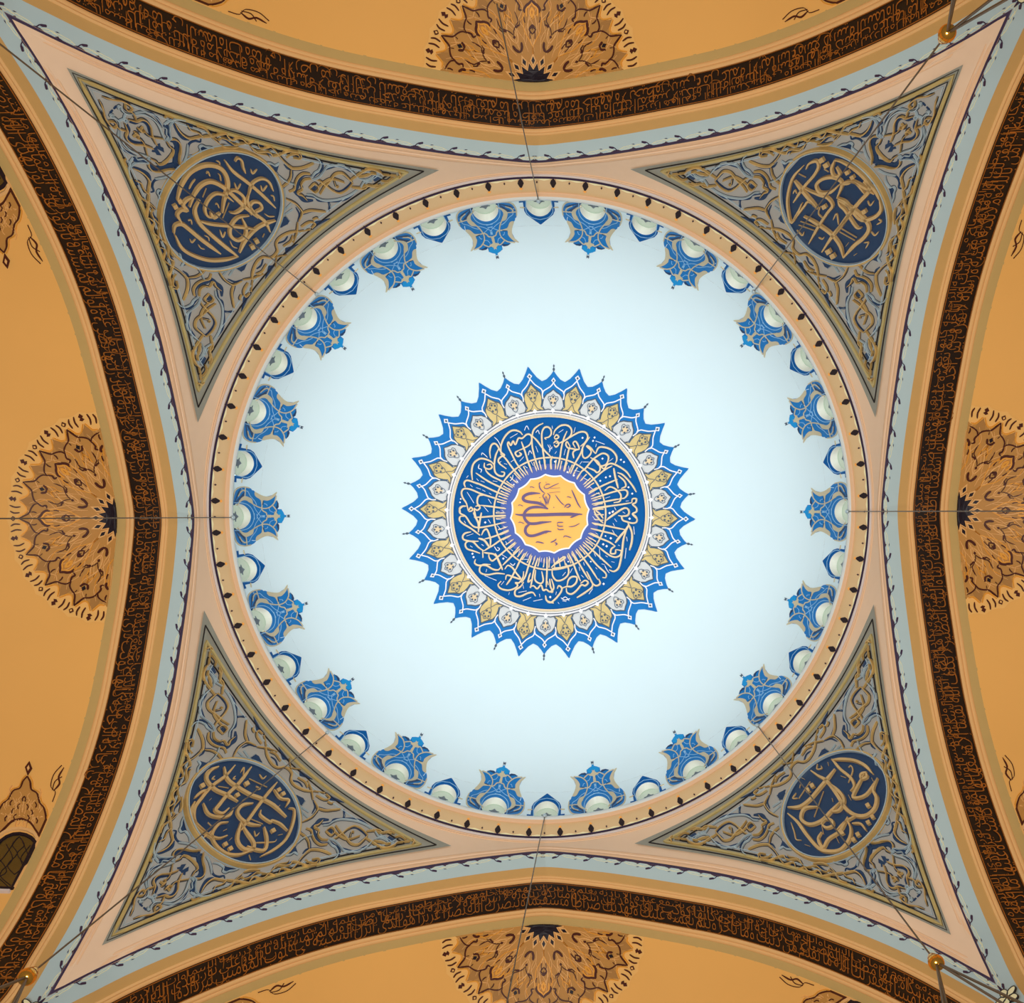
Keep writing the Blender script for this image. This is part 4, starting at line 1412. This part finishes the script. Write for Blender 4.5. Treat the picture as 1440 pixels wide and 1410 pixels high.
# pointed stem heads around the amber field
for k in range(60):
    a = math.radians(6 * k + 1.5); mb = MB()
    DOMEP.poly(mb, [(R_(61.5), a), (R_(66), a + .018), (R_(70), a + .006), (R_(76), a + .012), (R_(76), a - .012), (R_(66), a - .012)], .085); mb.build('stem_head', 'cal', med)

# ================================================================== HALF ROSETTES on the semi-domes
UX = 1 / 47.6; CE = 0.10       # centre sits just behind the arch edge
def rp(phi, rho):              # phi from the outward axis
    a = math.radians(phi); r = rho * UX * (1 - .00045 * rho)
    return (r * math.sin(a), -(A0 + DV) + CE - r * math.cos(a) * (1 - .00045 * rho * math.cos(a)))
def rosette(root):
    def emit(mb, kind, pts, w_, h, ax, mir, smooth=4):
        q = [rp(ax + (-p if mir else p), r) for p, r in pts]
        # keep what lies beyond the arch edge
        q2 = [p for p in q if p[1] < -(A0 + DV) + .02]
        if len(q2) < len(q):
            if len(q2) < (3 if kind == 'p' else 2): return
            q = q2
        if kind == 'p': VAULT.poly(mb, q, h, maxe=.5)
        else: VAULT.ribbon(mb, q, w_, h, smooth=smooth, taper=.5)
    def out(a):
        x = a % 11.25; return 139 - 12.5 * math.sin(PI * x / 11.25) ** .7
    def halo(a):
        x = (a % 11.25) / 11.25; return 157 - 4 * math.sin(PI * x)
    for fn, h, nm, mt in ((halo, .010, 'pale_halo', 'glow'), (out, .02, 'tan_field', 'rtan')):
        mb = MB(); P = []; n = 256
        for i in range(n + 1):
            a = -90 + 180 * i / n
            for j in range(13):
                x, y = rp(a, 3 + (fn(a) - 3) * j / 12); y = min(y, -(A0 + DV) + .0)
                p = VAULT.p(x, y); P.append(p + VAULT.n(x, y - .01) * h)
        mb.add(P, [(i * 13 + j, (i + 1) * 13 + j, (i + 1) * 13 + j + 1, i * 13 + j + 1) for i in range(n) for j in range(12)])
        mb.build(nm, mt, root, True)
    layers = {}
    def L(nm, mt): return layers.setdefault((nm, mt), [])
    S = []
    D_ = lambda p, r, a, b: [(p, r + b), (p + a, r), (p, r - b), (p - a, r)]
    # (axis kind, draw kind, pts, width, height, name, mat, mirrored)
    A = [('p', D_(0, 33, 4.5, 5), 0, .045, 'black_diamond', 'rblack'),
         ('p', D_(0, 33, 7.5, 9.5), 0, .035, 'gold_lozenge', 'rpale'),
         ('r', [(0, 41), (0, 50)], .09, .05, 'gold_bud', 'rgold'),
         ('r', [(0, 50), (3, 60), (4.5, 75), (3, 88), (0, 100)], .035, .045, 'pale_line', 'rpale'),
         ('r', [(0, 50), (5, 60), (9, 72), (8, 92), (5.5, 103)], .03, .045, 'gold_line', 'rgold'),
         ('r', [(3.5, 75), (0, 79), (0, 72)], .03, .05, 'dark_line', 'rdark'),
         ('r', [(0, 66.5), (2.2, 69.5), (3.6, 73), (1.5, 75), (0, 79)], .05, .055, 'dark_bracket', 'rdark'),
         ('r', [(0, 112), (1.8, 107.5), (4, 105), (6.2, 100), (6.4, 95)], .085, .055, 'dark_bracket', 'rdark'),
         ('r', [(0, 108), (1.8, 104), (4.6, 100), (5, 90)], .06, .05, 'gold_bud', 'rgold'),
         ('r', [(0, 88), (1.4, 95), (0, 102)], .08, .05, 'gold_bud', 'rgold'),
         ('r', [(0, 139), (1.6, 131), (3.5, 124), (7, 121), (10, 117), (11.25, 111)], .05, .055, 'dark_ogee', 'rdark'),
         ('r', [(11.25, 113), (9.6, 106), (10.5, 101), (8.2, 99)], .06, .055, 'dark_ogee', 'rdark'),
         ('r', [(0, 118), (3, 122), (5.5, 126)], .03, .045, 'pale_line', 'rpale'),
         ('r', [(1, 140), (4.0, 128.5), (7.4, 128.5), (10.6, 139)], .05, .045, 'gold_edge', 'rgold'),
         ('r', [(3, 60), (3.4, 65), (3.2, 69)], .035, .05, 'red_dash', 'rdark'),
         ('r', [(7, 82), (7.6, 86), (7.4, 90)], .04, .05, 'red_dash', 'rdark'),
         ('r', [(4, 113), (4.6, 117), (4.3, 121)], .04, .05, 'red_dash', 'rdark'),
         ('p', [(0, 151), (1.5, 147), (.9, 144.5), (0, 143), (-.9, 144.5), (-1.5, 147)], 0, .04, 'dark_finial', 'rdark'),
         ('p', D_(0, 146.8, .7, 2), 0, .05, 'pale_pip', 'glow'),
         ('r', [(3.6, 137), (3.2, 145), (4.2, 151)], .05, .04, 'dart', 'rdark'),
         ('r', [(7.2, 136), (6.6, 144), (7.4, 152)], .05, .04, 'dart', 'rdark'),
         ]
    C = [('p', D_(0, 33, 4.5, 5), 0, .045, 'black_diamond', 'rblack'),
         ('p', D_(0, 33, 7.5, 9.5), 0, .035, 'gold_lozenge', 'rpale'),
         ('r', [(0, 46.5), (2.5, 48), (5.5, 52), (6.5, 58)], .085, .055, 'dark_crescent', 'rdark'),
         ('p', D_(0, 67, 1.7, 2.6), 0, .055, 'dark_diamond', 'rdark'),
         ('r', [(0, 58), (3.5, 63), (5, 72), (3.5, 82), (0, 92)], .035, .045, 'pale_line', 'rpale'),
         ('r', [(0, 70), (2.6, 76), (6, 81), (9, 86), (8.5, 95), (8.2, 99)], .035, .05, 'dark_ogee', 'rdark'),
         ('r', [(9.5, 80), (7.5, 80), (5.4, 77.5)], .06, .055, 'dark_branch', 'rdark'),
         ('r', [(9.5, 80), (10.6, 86)], .05, .055, 'dark_branch', 'rdark'),
         ('p', D_(0, 111, 1.6, 4), 0, .055, 'dark_diamond', 'rblack'),
         ('r', [(0, 104.5), (1.8, 105.5), (3.2, 111)], .075, .055, 'dark_wing', 'rdark'),
         ('r', [(0, 96), (0, 103)], .10, .05, 'gold_bud', 'rgold'),
         ('r', [(0, 100), (3, 92), (4.5, 84)], .04, .045, 'gold_line', 'rgold'),
         ('r', [(0, 139), (1.6, 131), (3.5, 124), (7, 121), (10, 117), (11.25, 111)], .05, .055, 'dark_ogee', 'rdark'),
         ('r', [(1, 140), (4.0, 128.5), (7.4, 128.5), (10.6, 139)], .05, .045, 'gold_edge', 'rgold'),
         ('r', [(3.6, 117), (4.2, 121)], .04, .05, 'red_dash', 'rdark'),
         ('r', [(2.6, 88), (3, 92)], .04, .05, 'red_dash', 'rdark'),
         ('r', [(0, 116), (2.5, 121), (5.5, 126)], .03, .045, 'pale_line', 'rpale'),
         ('p', [(0, 151), (1.5, 147), (.9, 144.5), (0, 143), (-.9, 144.5), (-1.5, 147)], 0, .04, 'dark_finial', 'rdark'),
         ('p', D_(0, 146.8, .7, 2), 0, .05, 'pale_pip', 'glow'),
         ('r', [(3.6, 137), (3.2, 145), (4.2, 151)], .05, .04, 'dart', 'rdark'),
         ('r', [(7.2, 136), (6.6, 144), (7.4, 152)], .05, .04, 'dart', 'rdark'),
         ]
    B = [('p', [(0, 154), (1.4, 150), (.5, 147.5), (1.5, 145), (0, 143), (-1.5, 145), (-.5, 147.5), (-1.4, 150)], 0, .04, 'dark_finial', 'rdark'),
         ('p', [(0, 137), (2.4, 129), (3.4, 123), (0, 116), (-3.4, 123), (-2.4, 129)], 0, .03, 'brown_petal', 'rtan2')]
    for i, (items, axes) in enumerate(((A, [-90, -45, 0, 45, 90]), (C, [-67.5, -22.5, 22.5, 67.5]), (B, [-78.75 + 22.5 * j for j in range(8)]))):
        for ax in axes:
            for it in items:
                for mir in ((0,) if it[0] == 'p' and len(it[1]) <= 8 and it[4] not in ('x',) else (0, 1)):
                    mb = MB(); emit(mb, it[0], it[1], it[2], it[3], ax, mir)
                    if mb.v: L(it[4], it[5]).append(mb)
    for ax in np.arange(-90, 91, 11.25):   # fine line work
        for pts, mt in (([(0, 52), (4, 70), (-3, 95), (2, 118)], 'rpale'), ([(0, 60), (-5, 80), (4, 104), (-1, 124)], 'rpale'), ([(-2, 84), (5, 96), (0, 116)], 'rgold'), ([(3, 44), (0, 62), (5, 78)], 'rpale')):
            mb = MB(); emit(mb, 'r', pts, .022, .04, ax, 0)
            if mb.v: L('fine_line', mt).append(mb)
    for (nm, mt), mbs in layers.items():
        if nm in ('fine_line', 'pale_line', 'pale_pip', 'red_dash', 'gold_line', 'gold_edge', 'dart', 'dark_line'):
            mb = MB()
            for q in mbs: mb.add(q.v, q.f)
            mb.build(nm, mt, root)['kind'] = 'stuff'
        else:
            for q in mbs: q.build(nm, mt, root)
    # black star at the centre
    pts = [(-90, 21)]
    for k in range(8): pts += [(-90 + 22.5 * k + 0, 21), (-90 + 22.5 * k + 11.25, 30)]
    pts += [(90, 21)]
    q = [rp(a, r) for a, r in pts]; q = [(x, min(y, -(A0 + DV))) for x, y in q]
    mb = MB(); VAULT.poly(mb, q[1:], .055); mb.build('black_star', 'rblack', root)
    mb = MB(); VAULT.ribbon(mb, [rp(a, r + 1) for a, r in pts if -88 < a < 88], .06, .07, smooth=1); mb.build('pale_star_edge', 'rpale', root)
ros = empty('half_rosette'); rosette(ros)
for k in range(4):
    q = ros if k == 0 else dup(ros)
    q.rotation_euler.z = k * PI / 2
    props(q, 'brown and gold half rosette painted on the ochre semi-dome at the %s of the photo' % SIDE[k], 'painted rosette', 'half rosettes on the four semi-domes')

# ================================================================== SEMI-DOME WINDOWS, hoods and flourishes
def vpolar(phi, r): return vp(math.radians(90 + phi), r)
VP = Surf(lambda a, r: vp(a, r))
def bay(az):
    """az: degrees from the outward axis; returns window and hood ornament, canonical at the top vault"""
    lim = math.radians(89.6)
    def f(x, r):
        t = math.radians(math.copysign(abs(az) + 3.9 * (r - 6.7), az)) + x / max(r, 1)
        return (PI / 2 + max(-lim, min(lim, t)), r)   # the bay leans with the vault's groin
    win = empty('window_37'); H = lambda x, r: f(x, r)
    arch_ = [(-.62, 8.92), (-.62, 8.5)] + [(.62 * math.cos(t), 8.5 - .5 * math.sin(t)) for t in np.linspace(PI, 0, 13)[1:-1]] + [(.62, 8.5), (.62, 8.92)]
    mb = MB(); VP.poly(mb, arch_, .02, tf=H); mb.build('pane', 'stained', win)
    mb = MB(); VP.ribbon(mb, arch_ + [arch_[0]], .10, .06, smooth=1, tf=H); mb.build('dark_frame', 'rblack', win)
    mb = MB(); VP.ribbon(mb, [(-.74, 8.97), (.74, 8.97)], .08, .09, smooth=1, tf=H); mb.build('sill', 'lilac', win)
    mb = MB()
    for s in (1, -1):
        for q in ([(0, 8.9), (.35, 8.7), (.1, 8.45), (.3, 8.2)], [(.1, 8.9), (.5, 8.65), (.3, 8.4), (.05, 8.08)], [(.55, 8.8), (.2, 8.65), (.5, 8.4)], [(0, 8.7), (.2, 8.55), (0, 8.35), (.15, 8.2), (0, 8.05)]):
            VP.ribbon(mb, [(s * a, b) for a, b in q], .022, .035, tf=H)
    mb.build('lead_tracery', 'rblack', win)['kind'] = 'stuff'
    mb = MB(); VP.ribbon(mb, [(-.74, 8.9), (-.74, 8.48)] + [(.74 * math.cos(t), 8.48 - .58 * math.sin(t)) for t in np.linspace(PI, 0, 13)[1:-1]] + [(.74, 8.48), (.74, 8.9)], .10, .05, smooth=1, tf=H); mb.build('ochre_surround', 'ochre2', win)
    ho = empty('window_hood')
    H0 = H; H = lambda x, r: H0(x * .74, r)
    half = [(0, 6.9), (.12, 7.0), (.2, 7.15), (.42, 7.22), (.55, 7.4), (.72, 7.5), (.84, 7.72), (.78, 7.95), (.7, 8.05)]
    out_ = half + [(.95, 8.35)]
    low = [(0, 7.72), (.3, 7.78), (.5, 7.9), (.7, 8.05)]
    mb = MB(); VP.poly(mb, half + [(a, b) for a, b in low[::-1][1:]] + [(-a, b) for a, b in low[1:-1]] + [(-a, b) for a, b in half[::-1][:-1]], .03, tf=H); mb.build('tan_field', 'rtan', ho)
    mb = MB()
    for s in (1, -1):
        VP.ribbon(mb, [(s * a, b) for a, b in out_], .045, .05, tf=H); VP.ribbon(mb, [(s * a, b) for a, b in low] + [(s * .95, 8.35)], .05, .05, tf=H)
    mb.build('dark_outline', 'rdark', ho)
    mb = MB()
    for s in (1, -1): VP.ribbon(mb, [(s * (a + .06), b - .03) for a, b in out_], .03, .03, tf=H)
    mb.build('gold_outline', 'rgold', ho)
    mb = MB(); VP.poly(mb, [(0, 6.58), (.13, 6.72), (0, 6.88), (-.13, 6.72)], .04, tf=H); mb.build('dark_finial', 'rdark', ho)
    mb = MB(); VP.poly(mb, [(0, 6.67), (.05, 6.73), (0, 6.79), (-.05, 6.73)], .05, tf=H); mb.build('pale_pip', 'rpale', ho)
    mb = MB(); rnd = random.Random(5)
    for k in range(34):
        x = rnd.uniform(.02, .62); y = rnd.uniform(7.3, 7.75); dx, dy = rnd.uniform(-.12, .12), rnd.uniform(-.12, .12)
        for s in (1, -1): VP.ribbon(mb, [(s * x, y), (s * (x + dx), y + dy), (s * (x + dx * .4), y + dy * 1.8)], .018, .045, tf=H)
    mb.build('fine_scrolls', 'rpale', ho)['kind'] = 'stuff'
    mb = MB()
    for x, y in ((.12, 7.45), (.3, 7.55), (.5, 7.7), (0, 7.3), (.2, 7.65), (.4, 7.4)):
        for s in (1, -1): VP.ribbon(mb, [(s * x, y), (s * (x + .06), y + .05), (s * (x + .04), y + .1)], .035, .05, tf=H)
    mb.build('dark_sprigs', 'rdark', ho)['kind'] = 'stuff'
    return win, ho
wn = 37
SD = ['top', 'right', 'bottom', 'left']
for az in (-81, 81):
    win, ho = bay(az)
    for k in range(4):
        a, b = (win, ho) if k == 0 else (dup(win), dup(ho))
        a.rotation_euler.z = b.rotation_euler.z = k * PI / 2
        a.name = 'window_%d' % wn; wn += 1
        end = [('left', 'right'), ('upper', 'lower'), ('right', 'left'), ('lower', 'upper')][k][0 if az > 0 else 1]
        props(a, 'dark stained glass arched window low on the %s side of the semi-dome at the %s of the photo' % (end, SD[k]), kind='structure')
        props(b, 'lobed brown window hood, %s side of the semi-dome at the %s of the photo' % (end, SD[k]), 'painted ornament', 'lobed window hoods on the semi-domes')
def flourish(x0):
    root = empty('flourish'); s = 1 if x0 > 0 else -1; T = lambda a, b: (x0 + s * a, -(A0 + DV) - .12 + b)
    mb = MB(); VAULT.ribbon(mb, [(-.3, -.02), (-.1, -.07), (.05, .02), (.2, -.06)], .05, .03, taper=.2, tf=T); mb.build('dark_leaf', 'rdark', root)
    mb = MB(); VAULT.ribbon(mb, [(-.35, -.1), (-.15, -.22), (.1, -.18), (.22, .0), (.42, .03)], .02, .03, tf=T); VAULT.ribbon(mb, [(-.1, .02), (0, -.12), (.18, -.1)], .018, .03, tf=T); mb.build('tendril', 'rdark', root)
    return root
fl = [flourish(6.95), flourish(-6.95)]
for i, f0 in enumerate(fl):
    for k in range(4):
        q = f0 if k == 0 else dup(f0); q.rotation_euler.z = k * PI / 2
        end = [('right', 'left'), ('lower', 'upper'), ('left', 'right'), ('upper', 'lower')][k][i]
        props(q, 'tiny brown flourish, %s side of the semi-dome at the %s of the photo' % (end, SD[k]), 'painted flourish', 'tiny flourishes at the edges of the semi-domes')

# ================================================================== CABLES AND BRASS BALLS
def tube(mb, a, b, r, n=8):
    a = np.array(a, float); b = np.array(b, float); T = (b - a) / np.linalg.norm(b - a); u = np.cross(T, (1, .3, 0)); u /= np.linalg.norm(u); v = np.cross(T, u)
    P = [p + (u * math.cos(2 * PI * i / n) + v * math.sin(2 * PI * i / n)) * r for p in (a, b) for i in range(n)]
    mb.add(P, [(i, (i + 1) % n, n + (i + 1) % n, n + i) for i in range(n)] + [tuple(range(n))[::-1], tuple(range(n, 2 * n))])
def lathe(mb, c, pr, n=32):
    P = [(c[0] + r * math.cos(2 * PI * i / n), c[1] + r * math.sin(2 * PI * i / n), c[2] + z) for i in range(n) for r, z in pr]; k = len(pr)
    mb.add(P, [(i * k + j, ((i + 1) % n) * k + j, ((i + 1) % n) * k + j + 1, i * k + j + 1) for i in range(n) for j in range(k - 1)])
WI = [('top', (757, 282), (725, 130), None), ('right', (1192, 719), (1440, 718.5), None), ('bottom', (766, 1147), (727, 1340), None), ('left', (327, 727.5), (0, 729), None),
      ('upper left', (445, 413), (0, 62), None), ('upper right', (1060, 410), (1332, 47), 13.2), ('lower right', (1065, 1020), (1316.5, 1353), 12.8), ('lower left', (460, 1030), (38.5, 1373), 13.0)]
for nm, p0, p1, rb in WI:
    d = ray(*p0); t = (Z0 + .40 - CP[2]) / d[2]; A_ = CP + d * t
    # the cable hangs straight down to the chandelier ring; its foot is where the photograph's line meets that drop
    dd = ray(*p1); n_ = np.array([A_[0], A_[1], 0.0]) 
    lo_, hi_ = Z0 - 26, Z0
    best = None
    for z in np.linspace(Z0 - 22, Z0 - 1, 400):
        q = CP + dd * ((z - CP[2]) / dd[2]); e = math.hypot(q[0] - A_[0], q[1] - A_[1])
        if best is None or e < best[0]: best = (e, z, q)
    B_ = best[2]
    root = empty('hanging_cable', tuple(A_), label='thin steel cable hanging from the dome rim on the %s side' % nm, cat='cable', group='chandelier cables hanging from the dome rim')
    lm = lambda mb: setattr(mb, 'v', [tuple(np.array(v) - A_) for v in mb.v])
    mb = MB(); end = B_ if rb else A_ + (B_ - A_) * 1.5
    tube(mb, A_, end, .015); lm(mb); mb.build('cable', 'wire', root)
    mb = MB(); lathe(mb, A_, [(.0, .1), (.05, .1), (.07, .03), (.06, -.04), (.03, -.09), (0, -.1)], 12); lm(mb); mb.build('hook', 'silver', root)
    if rb:
        dist = np.linalg.norm(B_ - CP); r = {'upper right': 12.2, 'lower right': 11.8, 'lower left': 12.6}[nm] * (B_[2] - CP[2]) / F
        ball = empty('brass_ball', tuple(B_), label='polished brass ball on the chandelier cable at the %s corner' % nm, cat='brass ball', group='brass balls joining the chandelier cables')
        mb = MB(); lathe(mb, (0, 0, 0), [(r * math.cos(x), r * math.sin(x)) for x in np.linspace(-PI / 2, PI / 2, 17)], 32); mb.build('ball', 'brass', ball, True)
        mb = MB(); lathe(mb, (0, 0, r), [(0, .1), (.05, .1), (.08, .03), (.09, -.02)], 16); mb.build('collar', 'brass', ball)
        ends = {'upper right': ((1344, -25), (1348, -25), (1425, -25), (1436, -13)), 'lower right': ((1330, 1430), (1336, 1430), (1425, 1420), (1440, 1412)), 'lower left': ((10, 1425), (14, 1428), (-30, 1403), (-30, 1400))}[nm]
        mb = None
        for j, e_ in enumerate(ends):
            d2 = ray(*e_); q = CP + d2 * ((B_[2] - 2.2 - CP[2]) / d2[2]); sp = MB()
            tube(sp, np.array((0, 0, 0)), q - B_, .02); sp.build('stay_cable', 'wire', ball)
for k in range(4):
    a = PI * .25 + k * PI / 2; c = np.array([math.cos(a), math.sin(a), 0]) * (A0 * 1.414 + .02); c[2] = Z0 - 10.45
    root = empty('corner_blossom', tuple(c), rz=a, label='small pale yellow blossom at the pointed %s tip of the pendentive' % CORNER[(k + 2) % 4], cat='painted ornament', group='blossoms at the four pendentive tips')
    BS = Surf(lambda u, v: (-.06 - .25 * abs(v) * 0 , u, v), (-5, 0, -4))
    for i in range(5):
        t = i * 2 * PI / 5; mb = MB(); R2 = lambda x, y, t=t: (x * math.cos(t) - y * math.sin(t), x * math.sin(t) + y * math.cos(t))
        BS.poly(mb, [R2(*q) for q in ((0, .02), (.09, .12), (.07, .24), (0, .29), (-.07, .24), (-.09, .12))], .02); pt = mb.build('petal', 'yline', root)
        mb = MB(); BS.ribbon(mb, [R2(*q) for q in ((0, .02), (.09, .12), (.07, .24), (0, .29), (-.07, .24), (-.09, .12))], .025, .03, closed=True, smooth=2); mb.build('outline', 'ink', pt)
#@@END
